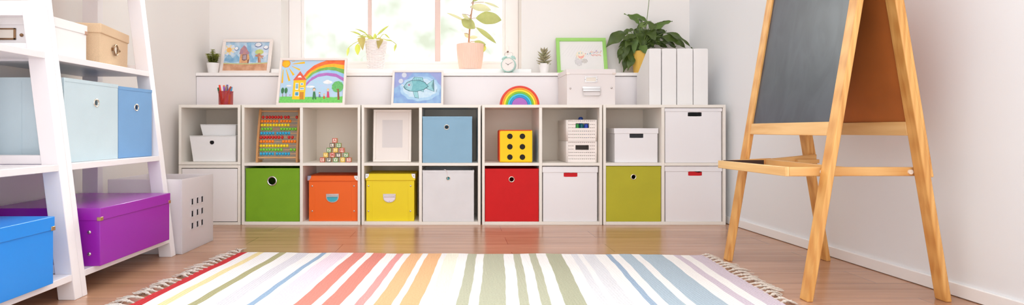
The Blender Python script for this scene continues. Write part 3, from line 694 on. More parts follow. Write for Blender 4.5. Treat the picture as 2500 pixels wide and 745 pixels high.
frame('white frame with rainbow, house and family painting, leaning on cube shelf top', 673.5, 841, 684, 254, 143.5, 3.50, .085, .0145, FWH, SH, paint_rainbow, th=.018)
frame('white frame with fish painting, leaning against the ledge on shelf top', 954.5, 1082, 958, 254, 174, 3.55, .10, .0135, FWH, SH, paint_fish)
frame('white frame with watercolour house and soil painting, on ledge beside small plant', 534, 657, 538, 178, 97.5, 3.78, .075, .0195, FWH, .932, paint_house)
GF = mat('frame_green', (160, 212, 112), .45)
frame('green frame with crayon smiling faces drawing, leaning on wall behind storage box', 1361.5, 1485, 1356, 180, 94, 3.80, .065, .0225, GF, .932, paint_crayon)
def paint_blank(t, x0, z0, w, h, y):
    b = MB(); b.box(x0, x0+w, y-.001, y+.001, z0, z0+h); b.build('mount', mat('mount_card', (236, 226, 220), .6), t)
    cx_ = x0+w/2; b = MB(); b.box(cx_-.061, cx_+.061, y-.0016, y-.0009, z0+h/2-.084+.012, z0+h/2+.084+.012); b.build('blank_sheet', mat('blank_grey', (216, 208, 206), .5), t)
frame('plain white empty portrait frame standing in upper cube, above the yellow box', 910.5, 1003.5, 909, 398, 268.5, 3.41, .03, .0145, mat('frame_cream', (240, 230, 222), .4), FLT, paint_blank, name='empty_frame')

# ------------------------------------------------------------------ pen cup + markers
cup_c = (W(551.5, 3.50), 3.50)
cm = mat('cup_red', (196, 44, 36), .35, alpha=.45)
t = thing('pen_cup', 'translucent red cup full of felt-tip pens, on shelf top', 'cup', (cup_c[0], cup_c[1], SH+.0003))
b = MB(); R_ = .042
prof = [(R_-.002, 0), (R_, 0.001), (R_+.001, .086), (R_+.003, .088), (R_-.0005, .088), (R_-.0015, .003), (.001, .003)]
b.lathe(prof, seg=40); b.build('cup_body', cm, t)
b = MB(); b.torus((0, 0, .0875), R_+.0012, .0016, 'z'); b.build('rim', mat('cup_rim', (170, 34, 30), .4), t)
mk = [('dark green', (30, 110, 70), -.030, -.004, -.046, .112), ('scarlet', (236, 60, 24), -.020, -.010, -.035, .128), ('orange', (250, 120, 30), -.006, .012, -.018, .128), ('violet', (150, 80, 180), .002, -.014, -.006, .118),
      ('indigo', (70, 60, 170), .004, .010, .004, .131), ('grey brown', (150, 120, 104), -.010, -.022, .016, .124), ('sky blue', (60, 160, 210), .014, .014, .030, .119), ('rust brown', (168, 70, 48), -.024, -.026, .043, .117), ('yellow', (236, 180, 60), .028, -.010, .029, .070)]
pl_ = mat('pen_barrel', (214, 206, 208), .4)
for nm, rgb, bx_, by_, tx_, hh_ in mk:
    m = mat('pen_'+nm.replace(' ', '_'), rgb, .35)
    p0 = Vector((cup_c[0]+bx_*.8, cup_c[1]+by_*.9, SH+.0075)); p1 = Vector((cup_c[0]+tx_, cup_c[1]+by_*1.1, SH+hh_)); d = p1-p0
    t = thing('felt_tip_pen', nm+' felt-tip pen standing in the red cup', 'pen', tuple(p0), group='felt-tip pens in the red cup')
    b = MB(); b.tube([(0, 0, 0), tuple(d*.62)], .0052, 12); b.build('barrel', m, t)
    b = MB(); b.tube([tuple(d*.62), tuple(d*.98), tuple(d)], [.0060, .0058, .0045], 12); b.build('cap', m, t)

# ------------------------------------------------------------------ rainbow toy
Yr = 3.46; xc = W(1269, Yr)
t = thing('rainbow_toy', 'wooden seven-colour rainbow arch toy on shelf top', 'toy', (xc, Yr, SH+.0003))
rad = [242, 219, 196, 171, 147, 124, 97]; rad = [r*.1212/242 for r in rad]
rc = [('red', (222, 52, 32)), ('orange', (252, 148, 30)), ('yellow', (252, 220, 30)), ('green', (124, 190, 40)), ('cyan', (60, 196, 214)), ('blue', (24, 142, 206)), ('purple', (176, 100, 190))]
for i, (nm, c) in enumerate(rc):
    b = MB(); n = 40; ro = rad[i]-.0004; ri = rad[i+1]+.0002 if i < 6 else 0
    poly = [(ro*math.cos(PI*k/n), ro*math.sin(PI*k/n)) for k in range(n+1)]
    if ri: poly += [(ri*math.cos(PI*k/n), ri*math.sin(PI*k/n)) for k in range(n, -1, -1)]
    b.prism(poly, lambda x, z_: (x, 0, z_), lambda x, z_: (x, .04, z_)); o = b.build('arch', mat('toy_'+nm, c, .4), t, bevel=.0012); o['label'] = nm+' arch'

# ------------------------------------------------------------------ white storage box with label holder on the shelf top
def label_box(t, w, depth, h, lidh, m, ov=.003):
    b = MB(); b.box(-w/2+ov, w/2-ov, ov, depth-ov, 0, h-.004); b.build('box_body', m, t, bevel=.0015)
    b = MB(); b.box(-w/2, w/2, 0, depth, h-lidh, h); b.build('lid', m, t, bevel=.002)
Yf = 3.40; bx0, bx1 = W(1383, Yf), W(1503.5, Yf)
t = thing('lidded_box', 'pale white lidded box with chrome handle and label holder, on shelf top', 'storage box', ((bx0+bx1)/2, Yf, SH+.0005))
w = bx1-bx0; xc = (bx0+bx1)/2; hh = Zp(168.8, Yf)-SH; PB = mat('pale_box', (230, 221, 219), .45)
label_box(t, w, .29, hh, .031, PB)
def rz(py): return Zp(py, Yf)-SH
b = MB(); x0, x1 = W(1427.7, Yf)-xc, W(1458.5, Yf)-xc; z1, z0 = rz(187), rz(201.5); e = .006
b.box(x0, x1, .0005, .003, z0, z0+e); b.box(x0, x1, .0005, .003, z1-e, z1); b.box(x0, x0+.009, .0005, .003, z0+e, z1-e); b.box(x1-.009, x1, .0005, .003, z0+e, z1-e)
b.ball((x0+.003, .001, (z0+z1)/2), .0028, 8, 6); b.ball((x1-.003, .001, (z0+z1)/2), .0028, 8, 6); lh = b.build('label_holder', CHROME, t, bevel=.0006)
b = MB(); b.box(x0+.009, x1-.009, .0018, .003, z0+e, z1-e); b.build('label_card', mat('label_card', (232, 222, 210), .7), lh)
b = MB(); x0, x1 = W(1422, Yf)-xc, W(1466, Yf)-xc; z1, z0 = rz(211.5), rz(234.5)
b.box(x0, x1, -.001, .003, z1-.014, z1); b.box(x0+.002, x1-.002, -.006, -.001, z1-.028, z1-.016)
b.tube([(x0+.002, -.001, z1-.012), (x0+.001, -.006, z1-.02), (x0+.003, -.008, z0+.004), (x0+.012, -.009, z0), (x1-.012, -.009, z0), (x1-.003, -.008, z0+.004), (x1-.001, -.006, z1-.02), (x1-.002, -.001, z1-.012)], .0022, 8)
b.build('handle', CHROME, t, bevel=.0006)
for px_, py_ in ((1392.5, 216), (1493.2, 215)): b = MB(); b.ball((W(px_, Yf)-xc, .002, rz(py_)), .0062, 12, 8, (1, .7, 1)); b.build('stud', CHROME, t)
for sx in (-1, 1): b = MB(); q = sorted((sx*w/2+sx*.0008, sx*(w/2-.020))); b.box(q[0], q[1], -.0008, .02, hh-lidh_ if False else hh-.0325, hh-.022); b.build('clip', mat('clip_metal', (220, 205, 195), .35, .7), t, bevel=.0006)

# ------------------------------------------------------------------ magazine files
MF = mat('magazine_white', (236, 233, 232), .5)
fx = [(1584.5, 1613.8), (1616, 1651.2), (1653, 1691.3), (1692.8, 1728.3)]
fl = ['white magazine file with sloping side in view, leftmost of four', 'white magazine file, second from left', 'white magazine file, third from left', 'white magazine file nearest the right wall']
for (a, c), lb in zip(fx, fl):
    Yf = 3.42; x0, x1 = W(a, Yf), W(c, Yf); w = x1-x0; hh = Zp(118.8, Yf)-SH
    t = thing('magazine_file', lb, 'magazine file', ((x0+x1)/2, Yf, SH+.0005), group='white magazine files')
    D = .232; low = .20; r = .012; th = .003
    side = [(0, 0), (D, 0), (D, low-.03), (D-.006, low)] + [(.030, hh-.002), (.018, hh), (r, hh)] + [(r-r*math.sin(k*PI/8), hh-r+r*math.cos(k*PI/8)) for k in range(1, 5)]
    b = MB()
    for s_ in (-w/2, w/2-th): b.prism(side, lambda y, z_: (s_, y, z_), lambda y, z_: (s_+th, y, z_))
    b.build('side_wall', MF, t)
    b = MB(); n = 5; rr = .008
    poly = [(-w/2, .0), (w/2, .0), (w/2, hh-rr)] + [(w/2-rr+rr*math.cos(k*PI/2/n), hh-rr+rr*math.sin(k*PI/2/n)) for k in range(1, n+1)] + [(-w/2+rr-rr*math.sin(k*PI/2/n), hh-rr+rr*math.cos(k*PI/2/n)) for k in range(0, n+1)]
    b.prism(poly, lambda x, z_: (x, -.0005, z_), lambda x, z_: (x, .0028, z_)); b.build('spine', MF, t, bevel=.0006)
    b = MB(); b.box(-w/2+th, w/2-th, .003, D-th, 0, .003); b.box(-w/2+th, w/2-th, D-th, D, 0, low-.03); b.build('base', MF, t)

# ------------------------------------------------------------------ yellow soft die
Yf = 3.375; x0, x1 = W(1219.5, Yf), W(1302.5, Yf); w = x1-x0; hh = Zp(317.5, Yf)-FLT
t = thing('soft_die', 'large yellow soft cube with six dark dots, above the red bin', 'toy', ((x0+x1)/2, Yf+w/2, FLT+.0005), math.radians(-2))
DY = mat('die_yellow', (250, 206, 14), .7, bump=.15, bscale=300); DR = mat('die_red', (226, 66, 22), .7); DT = mat('die_teal', (20, 120, 150), .7)
b = MB(); b.box(-w/2, w/2, -w/2, w/2, 0, hh)
for f in b.bm.faces:
    f.normal_update(); n_ = f.calc_center_median()
    f.material_index = 0 if n_.y < -w*.4 else (2 if n_.x > w*.4 else (1 if (n_.z > hh*.9 or n_.x < -w*.4) else 0))
b.build('die_body', [DY, DR, DT], t, bevel=.011, bseg=4)
b = MB()
pth = [(-w/2+.004, -w/2+.002, .008), (-w/2+.003, -w/2+.002, hh-.012), (-w/2+.012, -w/2+.002, hh-.003), (w/2-.012, -w/2+.002, hh-.003)]
b.tube(pth, .0028, 8); b.build('piping', DR, t)
for px_ in (1246.3, 1276.8):
    for py_ in (333.2, 358.7, 384):
        b = MB(); b.lathe([(.0163, -.0012), (.0163, .0008)], (W(px_, Yf)-(x0+x1)/2, -w/2, Zp(py_, Yf)-FLT), 28, axis='y'); b.build('pip', DARKFAB, t)

# ------------------------------------------------------------------ perforated baskets
PBK = mat('basket_plastic', (240, 230, 224), .4)
def basket(label, yt, yb, z, hole, Y=3.372):
    x0, x1 = W(1383, Y), W(1457.3, Y); xe = W(1363.5, Y+.27) ; hgt = Zp(yt, Y)-z; w = x1-x0; xc = (x0+x1)/2; D = .26
    t = thing('perforated_basket', label, 'basket', (xc, Y, z), group='white perforated baskets stacked in an upper cube')
    b = MB(); th = .003
    # front wall grid with dash holes and the handle opening
    ncol = 15; cw = .01235; rws = [(135-120)/275, (180-120)/275, (222-120)/275, (266-120)/275, (308-120)/275, (350-120)/275]
    xs = [-w/2+.008]; xl0 = -w/2+.008+.004
    for k in range(ncol): xs += [xl0+k*cw*.93, xl0+k*cw*.93+.0068]
    xs += [w/2-.008]; zs = [0]
    for r_ in sorted(rws, reverse=True): zc = hgt*(1-r_); zs += [zc-.0014, zc+.0014]
    zs += [hgt]
    hx0, hx1, hz0, hz1 = W(hole[0], Y)-xc, W(hole[1], Y)-xc, Zp(hole[3], Y)-z, Zp(hole[2], Y)-z
    xs = sorted(set(xs+[hx0, hx1])); zs = sorted(set(zs+[hz0, hz1]))
    # drop grid lines that are nearly equal
    def in_dash(x, zz):
        for k in range(ncol):
            if xl0+k*cw*.93 < x < xl0+k*cw*.93+.0068:
                for r_ in rws:
                    zc = hgt*(1-r_)
                    if zc-.0014 < zz < zc+.0014: return not (hx0-.004 < x < hx1+.004 and hz0-.006 < zz < hz1+.006)
        return False
    V = {}
    def v(i, j):
        if (i, j) not in V: V[i, j] = b.bm.verts.new((xs[i], 0, zs[j]))
        return V[i, j]
    for i in range(len(xs)-1):
        for j in range(len(zs)-1):
            mx_, mz_ = (xs[i]+xs[i+1])/2, (zs[j]+zs[j+1])/2
            if (hx0 < mx_ < hx1 and hz0 < mz_ < hz1) or in_dash(mx_, mz_): continue
            b.bm.faces.new((v(i, j), v(i+1, j), v(i+1, j+1), v(i, j+1)))
    b.build('front_wall', PBK, t, solid=th, solid_off=-1, smooth=0)
    b = MB(); r = .008; n = 5       # rounded corners, sides, back, floor as one wrap
    path = [(-w/2+r-r*math.sin(k*PI/2/n), r-r*math.cos(k*PI/2/n)) for k in range(n+1)] + [(-w/2-.0, D-r)] + [(-w/2+r, D)] + [(w/2-r, D), (w/2, D-r)] + [(w/2-r+r*math.cos(k*PI/2/n), r-r*math.sin(k*PI/2/n)) for k in range(n+1)]
    lo = [b.bm.verts.new((x, y, 0)) for x, y in path]; hi = [b.bm.verts.new((x, y, hgt)) for x, y in path]
    for k in range(len(path)-1): b.bm.faces.new((lo[k+1], lo[k], hi[k], hi[k+1]))
    b.build('side_wall', PBK, t, solid=th, solid_off=1, smooth=50)
    b = MB(); b.box(-w/2+.004, w/2-.004, .004, D-.004, .0005, .003); b.build('base', PBK, t)
    b = MB(); nrm = [(-w/2, .0), (w/2, 0)]
    b.box(-w/2+.006, w/2-.006, -.0016, .001, hgt-.004, hgt+.0003); b.build('rim', PBK, t, bevel=.0006)
    return t
zb1 = FLT+.0012; zt1 = Zp(345, 3.372)
basket('white perforated basket at the bottom of the stacked pair', 345, 397, zb1, (1405, 1437.5, 354.5, 366))
basket('white perforated basket filled with toys, on top of the other', 292.8, 344, zt1+.0012, (1405.3, 1438.3, 301, 312.8))
Yt = 3.372; toys = [('green', (40, 150, 60), 1409, 3.392, .0165, 'green plastic toy behind the left of the upper basket opening'), ('royal blue', (24, 60, 170), 1431, 3.392, .0165, 'royal blue plastic toy behind the right of the upper basket opening'),
     ('red', (200, 60, 40), 1401, 3.43, .018, 'red plastic toy low behind the upper basket opening'), ('teal', (30, 130, 140), 1420, 3.428, .017, 'teal plastic toy in the middle of the upper basket')]
for nm, c, px_, yy, r_, lb in toys:
    zc = zt1+.005; hgt = .097
    t = thing('plastic_toy', lb, 'toy', (W(px_, yy), yy, zc), group='plastic toys in the upper basket')
    b = MB(); b.lathe([(r_*.7, 0), (r_, .01), (r_, hgt*.5), (r_*.55, hgt*.62), (r_*.8, hgt*.8), (r_*.7, hgt), (.002, hgt*1.03)], seg=20); b.build('toy_body', mat('toy_plastic_'+nm.replace(' ', '_'), c, .3), t)
b = MB(); yy = 3.48; b.lathe([(.012, 0), (.012, .105), (.008, .11), (.008, .118), (.014, .124), (.0145, .134), (.009, .141), (.002, .142)], (W(1417.5, yy), yy, zt1+.005), 24)
tag(b.build('stacking_peg', mat('toy_knob_blue', (36, 70, 150), .35)), 'dark blue toy knob sticking up above the upper perforated basket', 'toy', )

# ================================================================== LADDER SHELVES
SLOPE = .122
def ladder(label, ya, yb, top, shelves, group='white leaning ladder shelves'):
    """side frames at depths ya..ya+.04 and yb-.04..yb ; front legs lean toward the left wall"""
    t = thing('ladder_shelf', label, 'shelf', (0, 0, 0), group=group)
    XF = -1.247; WD = .056
    for (y0, y1) in ((ya, ya+.026) , (yb-.038, yb)):
        b = MB(); z1 = top
        def xf(z): return XF-SLOPE*z
        r = .02; z = z1
        poly = [(xf(0)-WD, 0), (xf(0), 0), (xf(z1-r), z1-r), (xf(z1)-.006, z1-.006), (xf(z1)-r, z1), (xf(z1)-WD-.003, z1)]
        b.prism(poly, lambda x, z_: (x, y0, z_), lambda x, z_: (x, y1, z_)); b.build('front_leg', LADW, t, bevel=.002)
        b = MB(); b.box(-1.640, -1.600 if y0 < yb-.1 else -1.572, y0, y1, 0, z1); b.build('rear_post', LADW, t, bevel=.002)
        for zs in shelves:
            b = MB(); b.box(-1.600 if y0 < yb-.1 else -1.572, xf(zs+.015)-WD+.004, y0+.004, y1-.004, zs+.001, zs+.03); b.build('side_rail', LADW, t, bevel=.001)
        b = MB(); b.box(-1.600, xf(z1)-WD+.002, y0+.002, y1-.002, z1-.05, z1); b.build('top_rail', LADW, t, bevel=.002)
    for zs in shelves:
        b = MB(); b.box(-1.660 if False else -1.640, XF-SLOPE*zs+.001, ya+.0265, yb-.0385, zs-.022, zs)
        b.build('shelf_board', LADW, t, bevel=.0015)
    return t
SZ = (.085, .445, .815)
ladder('white ladder shelf with purple box, light blue bins and burlap box', 1.8995, 2.532, 1.62, SZ+(1.19,))
ladder('white ladder shelf nearest the camera, holding a bright blue box', 1.22, 1.899, .985, SZ)

# lidded boxes with clips; local x = depth from front (toward -X world) built in world axes
def clip_box(label, rgb, xf, xb, y0, y1, z, h, lidh, clips, studs, rough=.28, name='lidded_box', rotz=0, m=None, clipm=None, group=None):
    m = m or mat('gloss_%d_%d_%d' % rgb, rgb, rough, vary=.03, vscale=(2, 2, 2))
    t = thing(name, label, 'storage box', (xf, y0, z+.0006), rotz, group); d = xb-xf; L = y1-y0
    b = MB(); b.box(d+.003, -.003, .003, L-.003, 0, h-.004); b.build('box_body', m, t, bevel=.0015)
    b = MB(); b.box(d, 0, 0, L, h-lidh, h); b.build('lid', m, t, bevel=.002)
    cmn = clipm or mat('clip_gold', (190, 160, 120), .3, .9)
    for e in clips:
        b = MB(); yy = 0 if e == 0 else L; s_ = 1 if e == 0 else -1; zc = h-lidh
        q = sorted((yy-s_*.001, yy+s_*.016)); b.box(-.012, .0012, q[0], q[1], zc-.001, zc+.012); b.build('clip', cmn, t, bevel=.001)
    for sx, sz in studs:
        b = MB(); b.ball((sx, .002, sz), .0068, 14, 8, (1, .6, 1)); b.build('stud', CHROME, t)
    return t
clip_box('glossy purple lidded box on the bottom of the ladder shelf', (152, 30, 170), -1.231, -1.625, 1.968, 2.452, .085, .2015, .043, (0, 1), [(-.040, .118), (-.040, .042)], rough=.25)
clip_box('bright blue lidded box on the bottom shelf nearest the camera', (18, 138, 232), -1.236, -1.625, 1.26, 1.752, .085, .207, .042, (1,), [], rough=.35)
wb = clip_box('glossy white lidded box with label holder, behind the leg on top board', (244, 240, 240), -1.393, -1.60, 1.942, 2.15, .815, .137, .034, (1,), [], rough=.3, clipm=mat('clip_rose', (190, 150, 130), .4, .7))
# label holder and knob on its camera-facing end
b = MB(); x0, x1, z0, z1 = -.205, -.112, .052, .092
zc = lambda v_: v_
for q in ((x0, x1, z0, z0+.006), (x0, x1, z1-.005, z1), (x0, x0+.006, z0, z1), (x1-.007, x1, z0, z1)): b.box(q[0], q[1], -.001, .003, q[2], q[3])
lh = b.build('label_holder', BRASS, wb, bevel=.0008)
b = MB(); b.box(x0+.006, x1-.007, .001, .0029, z0+.006, z1-.005); b.build('label_card', mat('label_card', (232, 222, 210), .7), lh)
b = MB(); b.ball((-.092, .001, .068), .006, 12, 8); b.build('knob', BRASS, wb)

# burlap box
def burlap():
    m = mat('burlap', (230, 198, 162), .9, vary=.14, vscale=(420, 420, 420), bump=.5, bscale=700); return m
tb = thing('burlap_box', 'tan burlap lidded box with metal ring pull, on ladder shelf', 'storage box', (-1.372, 2.198, .8158), math.radians(11))
b = MB(); hb = .157
b.hexa([(-.235, .006, 0), (-.006, .006, 0), (-.006, .287, 0), (-.235, .287, 0)], [(-.237, .004, hb-.004), (-.004, .004, hb-.004), (-.004, .289, hb-.004), (-.237, .289, hb-.004)]); b.build('box_body', burlap(), tb, bevel=.002)
b = MB(); b.box(-.241, 0, 0, .293, hb-.037, hb); b.build('lid', burlap(), tb, bevel=.003)
b = MB(); b.torus((.0015, .142, .072), .021, .0028, 'x', 32, 8); b.box(-.005, .004, .112, .121, .066, .078); b.box(-.005, .004, .163, .172, .066, .078); b.ball((.003, .174, .072), .005, 10, 6); pr = b.build('ring_pull', BRASS, tb)
b = MB(); b.lathe([(.0185, -.0045), (.0185, -.002)], (0, .142, .072), 28, axis='x'); b.build('ring_label', mat('ring_cream', (240, 226, 208), .6), pr)

# fabric bins on the middle board (they face +X: built facing -Y then turned)
fabric_bin('very pale blue fabric bin on the middle board of ladder shelf', (200, 218, 226), -.155, .155, 0, 0, .292, .29, ring_r=.0155, rotz=PI/2-.0, seams=True, loc=(-1.338, 1.94+.155, .4458), ringz=.214, cx=.02)
fabric_bin('medium blue fabric bin on the middle board, beside the pale one', (120, 166, 214), -.112, .112, 0, 0, .287, .22, ring_r=.0150, rotz=PI/2-.06, loc=(-1.332, 2.366, .4458), ringz=.207, cx=.004, seams=True)

# white laundry bin with nine square holes
def laundry_bin():
    Y_0, Y_1, XL, XR, hh = 2.546, 2.872, -1.560, -1.226, .336
    t = thing('laundry_bin', 'open white square bin with nine square holes, behind the ladder shelf', 'bin', (XR, Y_0, .001))
    m = mat('bin_white_plastic', (246, 242, 244), .35, trans=.5); L = Y_1-Y_0; D = XR-XL
    ys = sorted([0, L] + [c+s_*.0105 for c in (.095, .148, .197) for s_ in (-1, 1)]); zs = sorted([0, hh] + [c+s_*.0135 for c in (.112, .168, .224) for s_ in (-1, 1)])
    b = MB(); V = {}
    def v(i, j):
        if (i, j) not in V: V[i, j] = b.bm.verts.new((0, ys[i], zs[j]))
        return V[i, j]
    for i in range(len(ys)-1):
        for j in range(len(zs)-1):
            if i in (1, 3, 5) and j in (1, 3, 5): continue
            b.bm.faces.new((v(i, j), v(i+1, j), v(i+1, j+1), v(i, j+1)))
    b.build('front_wall', m, t, solid=.005, solid_off=-1, smooth=0)
    b = MB()
    b.box(-D, -.005, 0, .005, 0, hh); b.box(-D, -.005, L-.005, L, 0, hh); b.box(-D, -D+.005, .005, L-.005, 0, hh); b.box(-D+.005, -.005, .005, L-.005, 0, .006)
    b.build('bin_body', m, t, bevel=.0015)
    b = MB()
    for c in (.095, .148, .197):
        for c2 in (.112, .168, .224):
            a0, a1, c0, c1 = c-.0105, c+.0105, c2-.0135, c2+.0135; e = .0035
            b.box(-.006, .0025, a0-e, a1+e, c0-e, c0); b.box(-.006, .0025, a0-e, a1+e, c1, c1+e); b.box(-.006, .0025, a0-e, a0, c0, c1); b.box(-.006, .0025, a1, a1+e, c0, c1)
    b.build('hole_rims', m, t)
    return t
laundry_bin()
b = MB(); b.ball((-1.30, 2.655, .0085+.052), .052, 24, 14); b.ball((-1.30, 2.655, .0085+.1), .02, 12, 8)
tag(b.build('soft_toy', mat('toy_red_soft', (214, 50, 44), .6)), 'red toy inside the open white bin, seen through its holes', 'toy')

# ================================================================== EASEL
es = thing('chalkboard_easel', 'wooden double-sided easel with black chalkboard and folding tray, by right wall', 'easel', (0, 0, 0))
SL = .1675; EH = 1.30
def leg(xb, y0, y1, th, sgn, z0=0, z1=EH, name='leg', m=None):
    """leaning stile: xb = left face at floor, sgn +1 leans right going up"""
    b = MB()
    def q(z): x = xb+sgn*SL*z; return [(x, y0, z), (x+th, y0, z), (x+th, y1, z), (x, y1, z)]
    b.hexa(q(z0), q(z1)); return b.build(name, m or WOODZ, es, bevel=.0035)
YN0, YN1, YF0, YF1 = 1.837, 1.882, 2.412, 2.457
leg(1.1386, YN0, YN1, .020, 1); leg(1.158, YF0, YF1, .020, 1)
leg(1.588, YN0, YN1, .0205, -1, 0, EH); leg(1.576, YF0, YF1, .0205, -1, 0, EH)
leg(1.5975, YN0+.001, YN1+.002, .021, -1, .405, EH-.05, 'stile'); leg(1.5865, YF0-.002, YF1-.001, .021, -1, .405, EH-.05, 'stile')
def lean_board(xn, xf_, sgn, y0, y1, z0, z1, off, th, name, m, bev=.002):
    """board between near face xn (at y0) and far face xf_ (at y1)"""
    b = MB()
    def q(z): a = xn+sgn*SL*z+off; c = xf_+sgn*SL*z+off; return [(a, y0, z), (a+th, y0, z), (c+th, y1, z), (c, y1, z)]
    b.hexa(q(z0), q(z1)); return b.build(name, m, es, bevel=bev)
lean_board(1.1386, 1.158, 1, YN1, YF0, .540, .586, .001, .018, 'bottom_rail', WOODY)
lean_board(1.1386, 1.158, 1, YN1, YF0, EH-.06, EH-.012, .001, .018, 'top_rail', WOODY)
lean_board(1.588, 1.576, -1, YN1, YF0, .540, .586, .001, .018, 'bottom_rail', WOODY)
lean_board(1.588, 1.576, -1, YN1, YF0, EH-.07, EH-.02, .001, .018, 'top_rail', WOODY)
def chalk_mat():
    m = bpy.data.materials.new('chalkboard'); m.use_nodes = True; nt = m.node_tree; p = nt.nodes['Principled BSDF']
    tc = nt.nodes.new('ShaderNodeTexCoord'); mp = nt.nodes.new('ShaderNodeMapping'); mp.inputs['Scale'].default_value = (3, 5, 2.2)
    mp.inputs['Rotation'].default_value = (.9, 0, 0)
    nz = nt.nodes.new('ShaderNodeTexNoise'); nz.inputs['Scale'].default_value = 2.2; nz.inputs['Detail'].default_value = 8; nz.inputs['Distortion'].default_value = 1.2
    rp = nt.nodes.new('ShaderNodeValToRGB'); rp.color_ramp.elements[0].color = lin((50, 56, 68)); rp.color_ramp.elements[1].color = lin((76, 82, 94)); rp.color_ramp.elements[0].position = .3; rp.color_ramp.elements[1].position = .85
    nt.links.new(tc.outputs['Object'], mp.inputs[0]); nt.links.new(mp.outputs[0], nz.inputs['Vector']); nt.links.new(nz.outputs['Fac'], rp.inputs[0]); nt.links.new(rp.outputs[0], p.inputs['Base Color'])
    p.inputs['Roughness'].default_value = .30; return m
lean_board(1.1386, 1.158, 1, YN1+.0002, YF0-.0002, .5862, EH-.0602, .009, .005, 'chalkboard', chalk_mat(), 0)
lean_board(1.588, 1.576, -1, YN1+.0002, YF0-.0002, .5862, EH-.0702, .010, .005, 'back_board', mat('hardboard', (196, 112, 50), .6, vary=.18, vscale=(5, 5, 5)), 0)
for z, y0, y1 in ((EH-.02, YN0, YN1), (EH-.02, YF0, YF1)):
    b = MB(); b.lathe([(.010, y0-.004), (.010, y1+.004)], (1.363, 0, EH-.028), 20, axis='y'); b.build('hinge_bolt', CHROME, es)
# tray
ya, yb = 1.890, 2.404
tz0, tz1 = .404, .436; dz = -.006
tr = MB(); tr.hexa([(1.098, ya, tz0), (1.113, ya, tz0), (1.126, yb, tz0+dz), (1.111, yb, tz0+dz)], [(1.098, ya, tz1), (1.113, ya, tz1), (1.126, yb, tz1+dz), (1.111, yb, tz1+dz)])
tray = tr.build('tray', WOODY, es, bevel=.0025)
b = MB(); b.box(1.113, 1.548, ya, ya+.014, tz0+.001, tz1-.001)
b.build('tray_arm', WOODX, tray, bevel=.0025)
b = MB(); b.hexa([(1.125, yb-.014, tz0+dz), (1.33, yb-.014, tz0+.004), (1.33, yb, tz0+.004), (1.125, yb, tz0+dz)], [(1.125, yb-.014, tz1+dz), (1.33, yb-.014, tz1+.004), (1.33, yb, tz1+.004), (1.125, yb, tz1+dz)])
b.build('tray_arm', WOODX, tray, bevel=.0025)
b = MB(); b.hexa([(1.33, yb-.016, .412), (1.52, yb-.016, .428), (1.52, yb, .428), (1.33, yb, .412)], [(1.33, yb-.016, .438), (1.52, yb-.016, .457), (1.52, yb, .457), (1.33, yb, .438)])
b.build('tray_arm', WOODX, tray, bevel=.0025)
b = MB(); b.box(1.43, 1.52, yb-.034, yb-.0165, .420, .436); b.build('tray_catch', WOODX, tray, bevel=.0015)
b = MB(); b.hexa([(1.296, ya+.014, tz0+.002), (1.309, ya+.014, tz0+.002), (1.318, yb-.014, tz0+dz+.006), (1.305, yb-.014, tz0+dz+.006)], [(1.296, ya+.014, tz1-.001), (1.309, ya+.014, tz1-.001), (1.318, yb-.014, tz1+dz+.006), (1.305, yb-.014, tz1+dz+.006)])
b.build('tray_divider', WOODY, tray, bevel=.002)
b = MB(); b.hexa([(1.113, ya+.0142, tz0-.001), (1.296, ya+.0142, tz0-.001), (1.305, yb-.0142, tz0-.003), (1.126, yb-.0142, tz0-.003)], [(1.113, ya+.0142, tz0+.003), (1.296, ya+.0142, tz0+.003), (1.305, yb-.0142, tz0+.001), (1.126, yb-.0142, tz0+.001)])
b.build('tray_bottom', WOODY, tray)
b = MB(); b.box(1.128, 1.296, yb-.0185, yb-.0145, tz0, tz1-.004); b.build('tray_dark_strip', mat('strip_dark', (52, 34, 34), .5), tray)  # plain dark strip along the inner side of the far arm
b = MB(); b.lathe([(.009, ya-.008), (.009, ya)], (1.222, 0, .419), 16, axis='y'); b.build('bolt', mat('bolt_cream', (240, 226, 210), .5), es)
b = MB(); b.lathe([(.008, ya-.0055), (.008, ya+.0)], (1.513, 0, .419), 16, axis='y'); b.build('bolt', mat('bolt_cream', (240, 226, 210), .5), es)

# ================================================================== RUG
rt = thing('striped_rug', 'white woven rug with coloured stripes and knotted fringe, on the floor', 'rug', (0, 0, 0))
RL0, RR0 = Vector((-.972, 2.556)), Vector((1.090, 2.508)); DV = Vector((-.0735, -1.0))
LEN = 1.30
stripes = [(569.8, 590, 'red', (206, 62, 66)), (615.5, 632, 'yellow', (248, 226, 160)), (669.5, 687, 'olive', (172, 166, 116)), (716, 745, 'grey', (226, 222, 230)), (775, 787.5, 'blue', (142, 172, 206)), (801, 842, 'pink', (246, 222, 236)),
    (855, 886.5, 'coral', (230, 128, 112)), (904.5, 937, 'coral', (230, 128, 112)), (962.5, 979.5, 'rose', (240, 152, 148)), (996.5, 1027, 'orange', (244, 180, 124)), (1041, 1074.5, 'orange', (244, 180, 124)), (1087, 1117, 'cream', (252, 246, 226)),
    (1139.6, 1161, 'sage', (184, 184, 156)), (1179, 1227, 'sage', (184, 184, 156)), (1250.5, 1268, 'sage', (184, 184, 156)), (1289, 1306.5, 'sage', (184, 184, 156)), (1330.5, 1368.5, 'moss', (176, 176, 146)),
    (1392, 1408, 'lilac', (230, 229, 235)), (1420, 1449.5, 'lilac', (230, 229, 235)), (1476.5, 1489, 'denim', (152, 176, 204)), (1509, 1539, 'sky', (172, 192, 208)), (1557, 1612.5, 'sky', (172, 192, 208)), (1640, 1657, 'mauve', (214, 198, 214)), (1678, 1711, 'mauve', (208, 192, 210))]
